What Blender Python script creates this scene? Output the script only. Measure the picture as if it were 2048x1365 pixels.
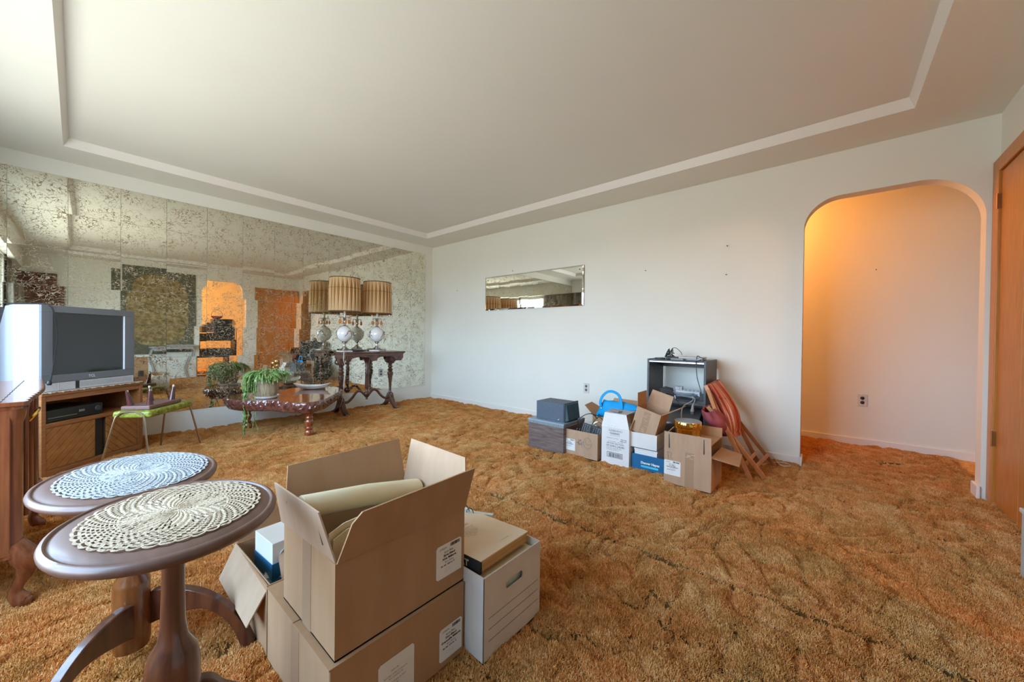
import bpy, bmesh, math, random
import numpy as np
from mathutils import Vector, Matrix, Euler
random.seed(7)
PI = math.pi
S = bpy.context.scene
COL = S.collection
for o in list(bpy.data.objects):
    bpy.data.objects.remove(o)

# ------------------------------------------------------------------ camera
CAMP = Vector((-3.77295, -4.96466, 0.9911))
yaw, pitch, roll = 0.7081, -0.0090, 0.0123
fw = Vector((math.cos(yaw)*math.cos(pitch), math.sin(yaw)*math.cos(pitch), math.sin(pitch)))
rt = Vector((math.sin(yaw), -math.cos(yaw), 0))
up = rt.cross(fw)
rt2 = rt*math.cos(roll) + up*math.sin(roll)
up2 = up*math.cos(roll) - rt*math.sin(roll)
cam = bpy.data.cameras.new('camera')
camo = bpy.data.objects.new('camera', cam)
COL.objects.link(camo)
camo.matrix_world = Matrix(((rt2.x, up2.x, -fw.x, CAMP.x), (rt2.y, up2.y, -fw.y, CAMP.y), (rt2.z, up2.z, -fw.z, CAMP.z), (0, 0, 0, 1)))
cam.sensor_fit = 'HORIZONTAL'
cam.sensor_width = 36
cam.lens = 744.15*36/2048
cam.clip_start = 0.02
S.camera = camo

# ------------------------------------------------------------------ world, lights, exposure
W = bpy.data.worlds.new('world'); S.world = W; W.use_nodes = True
wn = W.node_tree; bg = wn.nodes['Background']
# hazy bright sky over sunlit ground
_tc = wn.nodes.new('ShaderNodeTexCoord'); _sx = wn.nodes.new('ShaderNodeSeparateXYZ'); _rp = wn.nodes.new('ShaderNodeValToRGB')
wn.links.new(_tc.outputs['Generated'], _sx.inputs[0]); _mr = wn.nodes.new('ShaderNodeMapRange'); _mr.inputs[1].default_value = -1; _mr.inputs[2].default_value = 1
wn.links.new(_sx.outputs['Z'], _mr.inputs[0]); wn.links.new(_mr.outputs[0], _rp.inputs[0]); wn.links.new(_rp.outputs[0], bg.inputs[0])
_e = _rp.color_ramp.elements; _e[0].position = 0.485; _e[0].color = (0.31, 0.32, 0.31, 1); _e[1].position = 0.515; _e[1].color = (0.62, 0.80, 1.0, 1)
_q = _rp.color_ramp.elements.new(0.75); _q.color = (0.42, 0.68, 1.0, 1)
bg.inputs[1].default_value = 18.5
def area(name, loc, rot, sx, sy, power, color, portal=False, spread=180):
    l = bpy.data.lights.new(name, 'AREA'); l.shape = 'RECTANGLE'; l.size = sx; l.size_y = sy
    l.energy = power; l.color = color; l.spread = math.radians(spread)
    if portal: l.cycles.is_portal = True
    o = bpy.data.objects.new(name, l); o.location = loc; o.rotation_euler = rot; COL.objects.link(o); return o
WX = -4.52           # left (window) wall plane
area('daylight_portal', (WX-0.10, -2.62, 1.30), (0, -PI/2, 0), 1.75, 3.40, 1, (1, 1, 1), portal=True)
def bulb(name, loc, power, color, r=0.06):
    l = bpy.data.lights.new(name, 'POINT'); l.energy = power; l.color = color; l.shadow_soft_size = r
    o = bpy.data.objects.new(name, l); o.location = loc; COL.objects.link(o); return o
bulb('hall_ceiling_bulb', (0.66, -4.30, 2.25), 25, (1.0, 0.36, 0.08))
bulb('south_room_bulb', (-2.6, -7.1, 2.2), 70, (1.0, 0.46, 0.14))
S.view_settings.view_transform = 'Standard'
S.view_settings.look = 'None'
S.view_settings.gamma = 1
S.view_settings.use_curve_mapping = False
S.view_settings.exposure = 0.0
S.cycles.max_bounces = 12
S.cycles.diffuse_bounces = 7
S.cycles.glossy_bounces = 6
S.cycles.transparent_max_bounces = 12
S.cycles.caustics_reflective = True
S.cycles.sample_clamp_indirect = 8
S.cycles.caustics_refractive = False

# ------------------------------------------------------------------ materials
def new_mat(name):
    m = bpy.data.materials.new(name); m.use_nodes = True
    nt = m.node_tree; return m, nt, nt.nodes['Principled BSDF']
def L(nt, a, b): nt.links.new(a, b)
def c4(c): return (c[0], c[1], c[2], 1)
def M(name, c1, c2=None, scale=8, rough=0.5, metal=0, bump=0, bscale=None, stretch=(1, 1, 1), detail=4, lo=0.3, hi=0.7, coat=0, trans=0, c3=None, spec=0.5, world=False, dist=0.0, sheen=0):
    m, nt, p = new_mat(name)
    p.inputs['Roughness'].default_value = rough
    p.inputs['Metallic'].default_value = metal
    p.inputs['Specular IOR Level'].default_value = spec
    if coat:
        p.inputs['Coat Weight'].default_value = coat; p.inputs['Coat Roughness'].default_value = 0.08
    if sheen: p.inputs['Sheen Weight'].default_value = sheen
    p.inputs['Base Color'].default_value = c4(c1)
    if c2 is not None or bump:
        if world:
            g = nt.nodes.new('ShaderNodeNewGeometry'); src = g.outputs['Position']
        else:
            g = nt.nodes.new('ShaderNodeTexCoord'); src = g.outputs['Object']
        mp = nt.nodes.new('ShaderNodeMapping'); mp.inputs['Scale'].default_value = stretch
        L(nt, src, mp.inputs[0])
        if c2 is not None:
            n = nt.nodes.new('ShaderNodeTexNoise'); n.inputs['Scale'].default_value = scale; n.inputs['Detail'].default_value = detail
            n.inputs['Distortion'].default_value = dist
            L(nt, mp.outputs[0], n.inputs['Vector'])
            r = nt.nodes.new('ShaderNodeValToRGB'); r.color_ramp.elements[0].position = lo; r.color_ramp.elements[1].position = hi
            r.color_ramp.elements[0].color = c4(c1); r.color_ramp.elements[1].color = c4(c2)
            if c3 is not None:
                e = r.color_ramp.elements.new((lo+hi)/2); e.color = c4(c3)
            L(nt, n.outputs[0], r.inputs[0]); L(nt, r.outputs[0], p.inputs['Base Color'])
        if bump:
            n2 = nt.nodes.new('ShaderNodeTexNoise'); n2.inputs['Scale'].default_value = bscale or scale*3; n2.inputs['Detail'].default_value = 3
            L(nt, mp.outputs[0], n2.inputs['Vector'])
            b = nt.nodes.new('ShaderNodeBump'); b.inputs['Strength'].default_value = min(1, bump); b.inputs['Distance'].default_value = 0.004
            L(nt, n2.outputs[0], b.inputs['Height']); L(nt, b.outputs[0], p.inputs['Normal'])
    if trans:
        tr = nt.nodes.new('ShaderNodeBsdfTranslucent'); mx = nt.nodes.new('ShaderNodeMixShader'); mx.inputs[0].default_value = trans
        if p.inputs['Base Color'].links: L(nt, p.inputs['Base Color'].links[0].from_socket, tr.inputs[0])
        else: tr.inputs[0].default_value = c4(c1)
        out = nt.nodes['Material Output']
        L(nt, p.outputs[0], mx.inputs[1]); L(nt, tr.outputs[0], mx.inputs[2]); L(nt, mx.outputs[0], out.inputs[0])
    return m
wall_m = M('painted_wall', (0.80, 0.80, 0.725), (0.82, 0.82, 0.745), scale=2, rough=0.7, bump=0.10, bscale=160, world=True)
ceil_m = M('painted_ceiling', (0.83, 0.82, 0.72), (0.85, 0.84, 0.74), scale=1.5, rough=0.8, bump=0.08, bscale=120, world=True)
trim_m = M('white_trim', (0.83, 0.80, 0.74), rough=0.4)
oak_m = M('stained_door_veneer', (0.42, 0.155, 0.030), (0.58, 0.245, 0.060), scale=10, rough=0.35, stretch=(14, 14, 0.6), bump=0.05, bscale=40, world=True)
oakframe_m = M('stained_door_frame', (0.46, 0.17, 0.025), (0.58, 0.235, 0.045), scale=10, rough=0.35, stretch=(10, 10, 0.6), world=True)
cherry_m = M('cherry_wood', (0.13, 0.032, 0.012), (0.27, 0.080, 0.028), scale=7, rough=0.25, stretch=(9, 9, 0.7), coat=0.6)
carved_m = M('dark_carved_walnut', (0.050, 0.018, 0.011), (0.15, 0.058, 0.035), scale=14, rough=0.33, coat=0.35)
tabletop_m = M('walnut_table_top', (0.11, 0.050, 0.033), (0.17, 0.085, 0.060), scale=6, rough=0.42, stretch=(5, 0.7, 1), coat=0.15)
ped_m = M('turned_walnut', (0.055, 0.015, 0.008), (0.15, 0.045, 0.017), scale=8, rough=0.3, stretch=(6, 6, 0.8), coat=0.5)
ped2_m = M('turned_walnut_glossy', (0.11, 0.028, 0.008), (0.24, 0.075, 0.018), scale=8, rough=0.25, stretch=(6, 6, 0.8), coat=0.7)
console_m = M('oak_console_veneer', (0.26, 0.092, 0.028), (0.40, 0.165, 0.055), scale=9, rough=0.4, stretch=(0.8, 6, 9))
slat_m = M('oak_slat', (0.31, 0.112, 0.026), (0.44, 0.19, 0.050), scale=8, rough=0.4, stretch=(2, 2, 2))
slab_m = M('varnished_burl_slab', (0.13, 0.028, 0.010), (0.43, 0.15, 0.045), scale=4.5, rough=0.10, stretch=(1, 2.6, 1), coat=1, dist=1.4, c3=(0.28, 0.075, 0.022), bump=0.05, bscale=6)
bark_m = M('varnished_burl_edge', (0.055, 0.016, 0.012), (0.25, 0.085, 0.055), scale=20, rough=0.18, coat=1, bump=1.0, bscale=30, dist=1.0)
legred_m = M('red_turned_leg', (0.20, 0.036, 0.010), (0.36, 0.085, 0.022), scale=9, rough=0.2, coat=0.8, stretch=(5, 5, 1))
card_m = M('cardboard', (0.40, 0.22, 0.105), (0.45, 0.255, 0.13), scale=20, rough=0.85, bump=0.08, bscale=90, stretch=(1, 1, 0.25))
card2_m = M('cardboard_pale', (0.44, 0.275, 0.165), (0.50, 0.32, 0.20), scale=20, rough=0.85, bump=0.06, bscale=90, stretch=(1, 1, 0.25))
cardin_m = M('cardboard_brown_inside', (0.42, 0.24, 0.12), (0.48, 0.28, 0.15), scale=20, rough=0.85)
tape_m = M('brown_packing_tape', (0.40, 0.25, 0.15), rough=0.25)
wcard_m = M('white_cardboard', (0.74, 0.70, 0.66), (0.78, 0.74, 0.70), scale=12, rough=0.7)
fcard_m = M('off_white_file_box_board', (0.60, 0.52, 0.44), (0.66, 0.58, 0.49), scale=12, rough=0.75)
paper_m = M('white_paper', (0.80, 0.77, 0.72), rough=0.6)
cream_m = M('cream_paper', (0.74, 0.62, 0.38), (0.78, 0.68, 0.47), scale=12, rough=0.6)
ink_m = M('black_ink', (0.03, 0.028, 0.03), rough=0.6)
greyink_m = M('grey_ink', (0.16, 0.15, 0.16), rough=0.6)
blue_m = M('blue_card', (0.004, 0.12, 0.27), (0.006, 0.14, 0.31), scale=5, rough=0.5)
lblue_m = M('light_blue_print', (0.10, 0.62, 0.80), rough=0.5)
bookblue_m = M('blue_print', (0.02, 0.17, 0.33), rough=0.4)
bag_m = M('bright_blue_canvas', (0.0, 0.30, 0.68), (0.0, 0.36, 0.78), scale=14, rough=0.7, bump=0.3, bscale=24)
silver_m = M('silver_plastic', (0.60, 0.62, 0.66), rough=0.35)
tvside_m = M('pale_silver_plastic', (0.60, 0.62, 0.68), rough=0.35)
bezel_m = M('grey_plastic_bezel', (0.17, 0.18, 0.20), rough=0.4)
screen_m = M('dark_tv_glass', (0.018, 0.020, 0.022), rough=0.08, coat=0.5)
black_m = M('black_plastic', (0.016, 0.016, 0.018), rough=0.4)
dgrey_m = M('dark_grey_plastic', (0.055, 0.058, 0.065), rough=0.45)
grill_m = M('dark_grille', (0.045, 0.042, 0.05), (0.10, 0.10, 0.11), scale=90, rough=0.8)
greyap_m = M('slate_grey_vinyl', (0.075, 0.098, 0.13), (0.095, 0.12, 0.155), scale=60, rough=0.55)
teal_m = M('teal_grey_grille', (0.030, 0.072, 0.088), (0.05, 0.10, 0.12), scale=50, rough=0.6)
chrome_m = M('chrome', (0.62, 0.60, 0.57), rough=0.18, metal=1)
brasstube_m = M('dull_brass_tube', (0.50, 0.40, 0.27), rough=0.28, metal=1)
brass_m = M('polished_brass', (0.85, 0.53, 0.12), rough=0.12, metal=1)
pewter_m = M('antique_silver', (0.42, 0.39, 0.36), (0.70, 0.68, 0.64), scale=40, rough=0.25, metal=1, bump=0.3)
vinyl_m = M('green_marbled_vinyl', (0.11, 0.13, 0.008), (0.50, 0.50, 0.14), scale=26, rough=0.3, dist=1.2, c3=(0.28, 0.30, 0.03))
brownvinyl_m = M('mauve_brown_vinyl', (0.19, 0.095, 0.082), (0.24, 0.13, 0.11), scale=20, rough=0.35)
conewood_m = M('dark_tapered_wood', (0.070, 0.020, 0.020), (0.12, 0.04, 0.035), scale=12, rough=0.25, coat=0.4)
wicker_m = M('woven_wicker', (0.22, 0.15, 0.08), (0.44, 0.33, 0.20), scale=60, rough=0.8, bump=0.8, bscale=120, stretch=(1, 1, 0.15))
leaf_m = M('cactus_leaf', (0.13, 0.25, 0.05), (0.33, 0.47, 0.15), scale=18, rough=0.4, trans=0.15)
stem_m = M('pale_green_stem', (0.22, 0.28, 0.10), (0.38, 0.36, 0.18), scale=20, rough=0.5)
dish_m = M('white_ceramic', (0.78, 0.80, 0.76), rough=0.15, coat=0.4)
lace_m = M('white_crochet', (0.42, 0.41, 0.40), (0.33, 0.32, 0.32), scale=60, rough=0.9, bump=0.8, bscale=200)
lacecream_m = M('cream_crochet', (0.56, 0.42, 0.28), (0.46, 0.34, 0.22), scale=60, rough=0.9, bump=0.8, bscale=200)
shade_m = M('pleated_amber_fabric', (0.95, 0.70, 0.37), (0.97, 0.76, 0.45), scale=12, rough=0.8, trans=0.55)
shadein_m = M('shade_lining', (0.55, 0.30, 0.10), (0.62, 0.36, 0.13), scale=10, rough=0.8, trans=0.55)
shadetrim_m = M('brown_shade_trim', (0.14, 0.075, 0.03), rough=0.7)
globe_m = M('painted_white_glass', (0.82, 0.80, 0.77), rough=0.12, coat=0.8)
motif_m = M('brown_painted_motif', (0.10, 0.05, 0.03), rough=0.4)
amber_m = M('amber_crystal', (0.60, 0.20, 0.03), rough=0.05, coat=1)
walnut_m = M('walnut_vinyl', (0.10, 0.065, 0.055), (0.23, 0.165, 0.145), scale=5, rough=0.45, stretch=(1, 1.2, 14), dist=0.8)
lid_m = M('brushed_grey_top', (0.26, 0.32, 0.38), (0.30, 0.36, 0.42), scale=40, rough=0.4)
shelf_m = M('black_ash_laminate', (0.050, 0.054, 0.062), (0.085, 0.09, 0.10), scale=14, rough=0.45, stretch=(6, 6, 1))
chairwood_m = M('orange_beech', (0.50, 0.20, 0.07), (0.58, 0.26, 0.10), scale=10, rough=0.45)
chairwood2_m = M('brown_beech', (0.33, 0.115, 0.035), (0.42, 0.16, 0.05), scale=10, rough=0.45)
mirror2_m = M('silvered_glass', (0.92, 0.93, 0.90), rough=0.01, metal=1)
drape_m = M('grey_beige_drape', (0.30, 0.27, 0.22), (0.40, 0.37, 0.30), scale=6, rough=0.9, stretch=(1, 12, 0.3), trans=0.25)
drapeb_m = M('brown_drape', (0.20, 0.095, 0.070), (0.26, 0.13, 0.10), scale=6, rough=0.9, trans=0.05)
tapb_m = M('tapestry_border_wool', (0.10, 0.105, 0.075), (0.16, 0.16, 0.11), scale=40, rough=0.95, bump=0.6)
tapc_m = M('tapestry_centre_wool', (0.10, 0.11, 0.04), (0.42, 0.36, 0.19), scale=16, rough=0.95, bump=0.6, dist=0.6, detail=6, c3=(0.30, 0.20, 0.08))
beigeshade_m = M('beige_lamp_shade', (0.62, 0.48, 0.30), rough=0.8, trans=0.3)
cablewhite_m = M('white_cable', (0.70, 0.68, 0.62), rough=0.4)
orangewood_m = M('plum_cloth', (0.25, 0.05, 0.07), (0.38, 0.09, 0.10), scale=12, rough=0.8)

def striped_mat():
    m, nt, p = new_mat('striped_canvas')
    tc = nt.nodes.new('ShaderNodeTexCoord'); mp = nt.nodes.new('ShaderNodeMapping')
    L(nt, tc.outputs['UV'], mp.inputs[0]); w = nt.nodes.new('ShaderNodeTexWave'); w.bands_direction = 'X'
    w.inputs['Scale'].default_value = 2.3; w.inputs['Distortion'].default_value = 0.3
    L(nt, mp.outputs[0], w.inputs['Vector'])
    r = nt.nodes.new('ShaderNodeValToRGB'); cr = r.color_ramp; cr.interpolation = 'CONSTANT'
    cr.elements[0].color = (0.42, 0.06, 0.03, 1); cr.elements[1].position = 0.35; cr.elements[1].color = (0.62, 0.24, 0.14, 1)
    e = cr.elements.new(0.72); e.color = (0.50, 0.09, 0.045, 1); e = cr.elements.new(0.88); e.color = (0.74, 0.42, 0.32, 1)
    L(nt, w.outputs['Fac'], r.inputs[0]); L(nt, r.outputs[0], p.inputs['Base Color']); p.inputs['Roughness'].default_value = 0.85
    return m
stripe_m = striped_mat()

def glass_mat():
    m, nt, p = new_mat('window_glass')
    t = nt.nodes.new('ShaderNodeBsdfTransparent'); g = nt.nodes.new('ShaderNodeBsdfGlossy'); g.inputs['Roughness'].default_value = 0.02
    mx = nt.nodes.new('ShaderNodeMixShader'); mx.inputs[0].default_value = 0.05
    L(nt, t.outputs[0], mx.inputs[1]); L(nt, g.outputs[0], mx.inputs[2]); L(nt, mx.outputs[0], nt.nodes['Material Output'].inputs[0]); return m
glass_m = glass_mat()

def veined_mirror():
    # antique mirror tile: silvering with a crackle of gold veins, different on each tile
    m, nt, p = new_mat('gold_veined_mirror')
    tc = nt.nodes.new('ShaderNodeNewGeometry'); oi = nt.nodes.new('ShaderNodeObjectInfo')
    ad = nt.nodes.new('ShaderNodeVectorMath'); ad.operation = 'ADD'
    sc = nt.nodes.new('ShaderNodeVectorMath'); sc.operation = 'SCALE'; sc.inputs[3].default_value = 7.3
    cmb = nt.nodes.new('ShaderNodeCombineXYZ'); L(nt, oi.outputs['Random'], cmb.inputs[0]); L(nt, oi.outputs['Random'], cmb.inputs[1]); L(nt, oi.outputs['Random'], cmb.inputs[2])
    L(nt, cmb.outputs[0], sc.inputs[0]); L(nt, tc.outputs['Position'], ad.inputs[0]); L(nt, sc.outputs[0], ad.inputs[1])
    n = nt.nodes.new('ShaderNodeTexNoise'); n.inputs['Scale'].default_value = 14; n.inputs['Detail'].default_value = 3
    L(nt, ad.outputs[0], n.inputs['Vector'])
    s2 = nt.nodes.new('ShaderNodeVectorMath'); s2.operation = 'SCALE'; s2.inputs[3].default_value = 0.10
    L(nt, n.outputs['Color'], s2.inputs[0]); a2 = nt.nodes.new('ShaderNodeVectorMath'); a2.operation = 'ADD'
    L(nt, ad.outputs[0], a2.inputs[0]); L(nt, s2.outputs[0], a2.inputs[1])
    mp = nt.nodes.new('ShaderNodeMapping'); mp.inputs['Scale'].default_value = (0.75, 1, 1.25); L(nt, a2.outputs[0], mp.inputs[0])
    v = nt.nodes.new('ShaderNodeTexVoronoi'); v.feature = 'DISTANCE_TO_EDGE'; v.inputs['Scale'].default_value = 42
    L(nt, mp.outputs[0], v.inputs['Vector'])
    n2 = nt.nodes.new('ShaderNodeTexNoise'); n2.inputs['Scale'].default_value = 11; n2.inputs['Detail'].default_value = 4; L(nt, ad.outputs[0], n2.inputs['Vector'])
    mr = nt.nodes.new('ShaderNodeMapRange'); mr.inputs[1].default_value = 0.36; mr.inputs[2].default_value = 0.62; mr.inputs[3].default_value = 0.0; mr.inputs[4].default_value = 0.075
    L(nt, n2.outputs[0], mr.inputs[0])
    n3 = nt.nodes.new('ShaderNodeTexNoise'); n3.inputs['Scale'].default_value = 46; n3.inputs['Detail'].default_value = 2; L(nt, ad.outputs[0], n3.inputs['Vector'])
    g3 = nt.nodes.new('ShaderNodeMapRange'); g3.inputs[1].default_value = 0.34; g3.inputs[2].default_value = 0.50; L(nt, n3.outputs[0], g3.inputs[0])
    m3 = nt.nodes.new('ShaderNodeMath'); m3.operation = 'MULTIPLY'; L(nt, mr.outputs[0], m3.inputs[0]); L(nt, g3.outputs[0], m3.inputs[1])
    lt = nt.nodes.new('ShaderNodeMath'); lt.operation = 'LESS_THAN'; L(nt, v.outputs[0], lt.inputs[0]); L(nt, m3.outputs[0], lt.inputs[1])
    mc = nt.nodes.new('ShaderNodeMix'); mc.data_type = 'RGBA'
    mc.inputs[6].default_value = (0.80, 0.79, 0.68, 1); mc.inputs[7].default_value = (0.36, 0.28, 0.17, 1)
    L(nt, lt.outputs[0], mc.inputs[0]); L(nt, mc.outputs[2], p.inputs['Base Color'])
    mm = nt.nodes.new('ShaderNodeMapRange'); mm.inputs[3].default_value = 1.0; mm.inputs[4].default_value = 0.15; L(nt, lt.outputs[0], mm.inputs[0]); L(nt, mm.outputs[0], p.inputs['Metallic'])
    mq = nt.nodes.new('ShaderNodeMapRange'); mq.inputs[3].default_value = 0.012; mq.inputs[4].default_value = 0.45; L(nt, lt.outputs[0], mq.inputs[0]); L(nt, mq.outputs[0], p.inputs['Roughness'])
    return m
vein_m = veined_mirror()

def carpet_mat(name, dark=1.0):
    m, nt, p = new_mat(name)
    g = nt.nodes.new('ShaderNodeNewGeometry')
    def noise(scale, det, vec=None):
        n = nt.nodes.new('ShaderNodeTexNoise'); n.inputs['Scale'].default_value = scale; n.inputs['Detail'].default_value = det
        L(nt, vec or g.outputs['Position'], n.inputs['Vector']); return n.outputs[0]
    fine = noise(95, 2); mid = noise(13, 5); big = noise(1.7, 4); hue = noise(4.5, 3)
    a = nt.nodes.new('ShaderNodeMath'); a.operation = 'MULTIPLY_ADD'; a.inputs[1].default_value = 0.42; L(nt, fine, a.inputs[0])
    b = nt.nodes.new('ShaderNodeMath'); b.operation = 'MULTIPLY'; b.inputs[1].default_value = 0.36; L(nt, mid, b.inputs[0]); L(nt, b.outputs[0], a.inputs[2])
    c = nt.nodes.new('ShaderNodeMath'); c.operation = 'MULTIPLY_ADD'; c.inputs[1].default_value = 0.25; L(nt, big, c.inputs[0]); L(nt, a.outputs[0], c.inputs[2])
    r = nt.nodes.new('ShaderNodeValToRGB'); cr = r.color_ramp
    d = dark
    cr.elements[0].position = 0.33; cr.elements[0].color = (0.36*d, 0.165*d, 0.045*d, 1)
    cr.elements[1].position = 0.68; cr.elements[1].color = (0.95*d, 0.68*d, 0.36*d, 1)
    e = cr.elements.new(0.50); e.color = (0.73*d, 0.385*d, 0.125*d, 1)
    L(nt, c.outputs[0], r.inputs[0])
    hr = nt.nodes.new('ShaderNodeValToRGB'); hr.color_ramp.elements[0].position = 0.40; hr.color_ramp.elements[1].position = 0.62
    hr.color_ramp.elements[0].color = (1.0, 0.84, 0.68, 1); hr.color_ramp.elements[1].color = (1.0, 1.01, 0.96, 1); L(nt, hue, hr.inputs[0])
    mx = nt.nodes.new('ShaderNodeMix'); mx.data_type = 'RGBA'; mx.blend_type = 'MULTIPLY'; mx.inputs[0].default_value = 1
    L(nt, r.outputs[0], mx.inputs[6]); L(nt, hr.outputs[0], mx.inputs[7]); L(nt, mx.outputs[2], p.inputs['Base Color'])
    p.inputs['Roughness'].default_value = 0.95; p.inputs['Specular IOR Level'].default_value = 0.15
    return m
carpet_m = carpet_mat('shag_carpet_backing', 0.20)
carpet_m.node_tree.nodes['Principled BSDF'].inputs['Specular IOR Level'].default_value = 0
tuft_m = carpet_mat('shag_carpet_yarn', 1.0)

# ------------------------------------------------------------------ geometry helpers
def rotz(a): return Matrix.Rotation(a, 3, 'Z')
class B:
    def __init__(s): s.v = []; s.f = []; s.uv = None
    def add(s, vs, fs):
        k = len(s.v); s.v += [tuple(x) for x in vs]; s.f += [tuple(i+k for i in f) for f in fs]; return s
    def bx(s, x0, y0, z0, x1, y1, z1, R=None, c=(0, 0, 0)):
        vs = [Vector((x, y, z)) for z in (z0, z1) for y in (y0, y1) for x in (x0, x1)]
        if R is not None: vs = [R @ v + Vector(c) for v in vs]
        return s.add(vs, [(0, 2, 3, 1), (4, 5, 7, 6), (0, 1, 5, 4), (2, 6, 7, 3), (0, 4, 6, 2), (1, 3, 7, 5)])
    def lathe(s, prof, n=24, c=(0, 0, 0), sx=1, sy=1, R=None, cap=True, wob=None):
        k = len(s.v); c = Vector(c)
        for j, (r, z) in enumerate(prof):
            for i in range(n):
                a = 2*PI*i/n; q = wob(a, j) if wob else 1
                v = Vector((r*q*sx*math.cos(a), r*q*sy*math.sin(a), z))
                if R is not None: v = R @ v
                s.v.append(tuple(v+c))
        for j in range(len(prof)-1):
            for i in range(n):
                a, b = k+j*n+i, k+j*n+(i+1) % n
                s.f.append((a, b, b+n, a+n))
        if cap:
            s.f.append(tuple(k+i for i in reversed(range(n)))); s.f.append(tuple(k+(len(prof)-1)*n+i for i in range(n)))
        return s
    def tube(s, pts, r, n=7, closed=False, flat=None):
        pts = [Vector(p) for p in pts]; m = len(pts); k = len(s.v); nrm = None
        for i, p in enumerate(pts):
            if closed: t = pts[(i+1) % m]-pts[i-1]
            else: t = pts[min(i+1, m-1)]-pts[max(i-1, 0)]
            t = t.normalized() if t.length > 1e-9 else Vector((0, 0, 1))
            if nrm is None:
                nrm = t.cross(Vector((0, 0, 1)))
                if nrm.length < 0.1: nrm = t.cross(Vector((1, 0, 0)))
            nrm = (nrm - t*nrm.dot(t)).normalized(); bn = t.cross(nrm)
            rr = r[i] if isinstance(r, (list, tuple)) else r
            for j in range(n):
                a = 2*PI*j/n; s.v.append(tuple(p + nrm*math.cos(a)*rr*(flat or 1) + bn*math.sin(a)*rr))
        for i in range(m if closed else m-1):
            for j in range(n):
                a = k+i*n+j; b = k+i*n+(j+1) % n; c = k+((i+1) % m)*n+(j+1) % n; d = k+((i+1) % m)*n+j
                s.f.append((a, b, c, d))
        if not closed:
            s.f.append(tuple(k+j for j in reversed(range(n)))); s.f.append(tuple(k+(m-1)*n+j for j in range(n)))
        return s
    def board(s, pts, th):   # planar polygon given in 3D, extruded along its normal by th
        pts = [Vector(p) for p in pts]; n = Vector((0, 0, 0))
        for i in range(len(pts)): n += (pts[i]-pts[0]).cross(pts[(i+1) % len(pts)]-pts[0])
        n.normalize(); m = len(pts); cen = sum(pts, Vector((0, 0, 0)))/m
        pts = [p-n*(p-cen).dot(n) for p in pts]
        return s.add(pts+[p+n*th for p in pts], [tuple(reversed(range(m))), tuple(range(m, 2*m))]+[(i, (i+1) % m, m+(i+1) % m, m+i) for i in range(m)])
    def prism(s, poly, z0, z1): return s.board([(x, y, z0) for x, y in poly], z1-z0) if area2(poly) > 0 else s.board([(x, y, z0) for x, y in reversed(poly)], z1-z0)
    def obj(s, name, mat, parent=None, smooth=False, bevel=0, angle=40, loc=None, rot=None, seg=2):
        me = bpy.data.meshes.new(name); me.from_pydata(s.v, [], s.f)
        me.validate(); me.update()
        o = bpy.data.objects.new(name, me); COL.objects.link(o)
        for mm in (mat if isinstance(mat, (list, tuple)) else [mat]): me.materials.append(mm)
        if parent is not None: o.parent = parent
        if loc is not None: o.location = loc
        if rot is not None: o.rotation_euler = rot
        if smooth:
            me.shade_smooth()
            me.set_sharp_from_angle(angle=math.radians(angle))
        if bevel:
            b = o.modifiers.new('bevel', 'BEVEL'); b.width = bevel; b.segments = seg; b.limit_method = 'ANGLE'; b.angle_limit = math.radians(35)
            me.shade_smooth(); me.set_sharp_from_angle(angle=math.radians(60))
            b.harden_normals = True
        return o
def area2(p): return sum(p[i][0]*p[(i+1) % len(p)][1]-p[(i+1) % len(p)][0]*p[i][1] for i in range(len(p)))
def tag(o, label=None, cat=None, group=None, kind=None):
    if label: o['label'] = label
    if cat: o['category'] = cat
    if group: o['group'] = group
    if kind: o['kind'] = kind
    return o
def thing(name, label, cat, loc=(0, 0, 0), rz=0, group=None):
    o = bpy.data.objects.new(name, None); o.empty_display_size = 0.05; COL.objects.link(o)
    o.location = loc; o.rotation_euler = (0, 0, rz); return tag(o, label, cat, group)
def st(o): o['kind'] = 'structure'; return o
def copy_tree(o, parent=None):
    c = o.copy(); COL.objects.link(c); c.parent = parent
    for ch in list(o.children): copy_tree(ch, c)
    return c
def clipseg(poly, axis, val, keep_less):
    out = []
    for i in range(len(poly)):
        a, b = poly[i], poly[(i+1) % len(poly)]
        ia = (a[axis] <= val) == keep_less or a[axis] == val; ib = (b[axis] <= val) == keep_less or b[axis] == val
        if ia: out.append(a)
        if ia != ib:
            t = (val-a[axis])/(b[axis]-a[axis]); out.append(tuple(a[k]+(b[k]-a[k])*t for k in (0, 1)))
    return out
def bez(p0, p1, p2, p3, n=10):
    p0, p1, p2, p3 = map(Vector, (p0, p1, p2, p3)); r = []
    for i in range(n+1):
        t = i/n; r.append(p0*(1-t)**3 + p1*3*t*(1-t)**2 + p2*3*t*t*(1-t) + p3*t**3)
    return r
def smoothpath(pts, n=6):   # Catmull-Rom
    P = [Vector(p) for p in pts]; P = [P[0]]+P+[P[-1]]; r = []
    for i in range(1, len(P)-2):
        for k in range(n):
            t = k/n
            r.append(0.5*((2*P[i])+(P[i+1]-P[i-1])*t+(2*P[i-1]-5*P[i]+4*P[i+1]-P[i+2])*t*t+(3*P[i]-P[i-1]-3*P[i+1]+P[i+2])*t**3))
    r.append(P[-2]); return r
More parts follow.
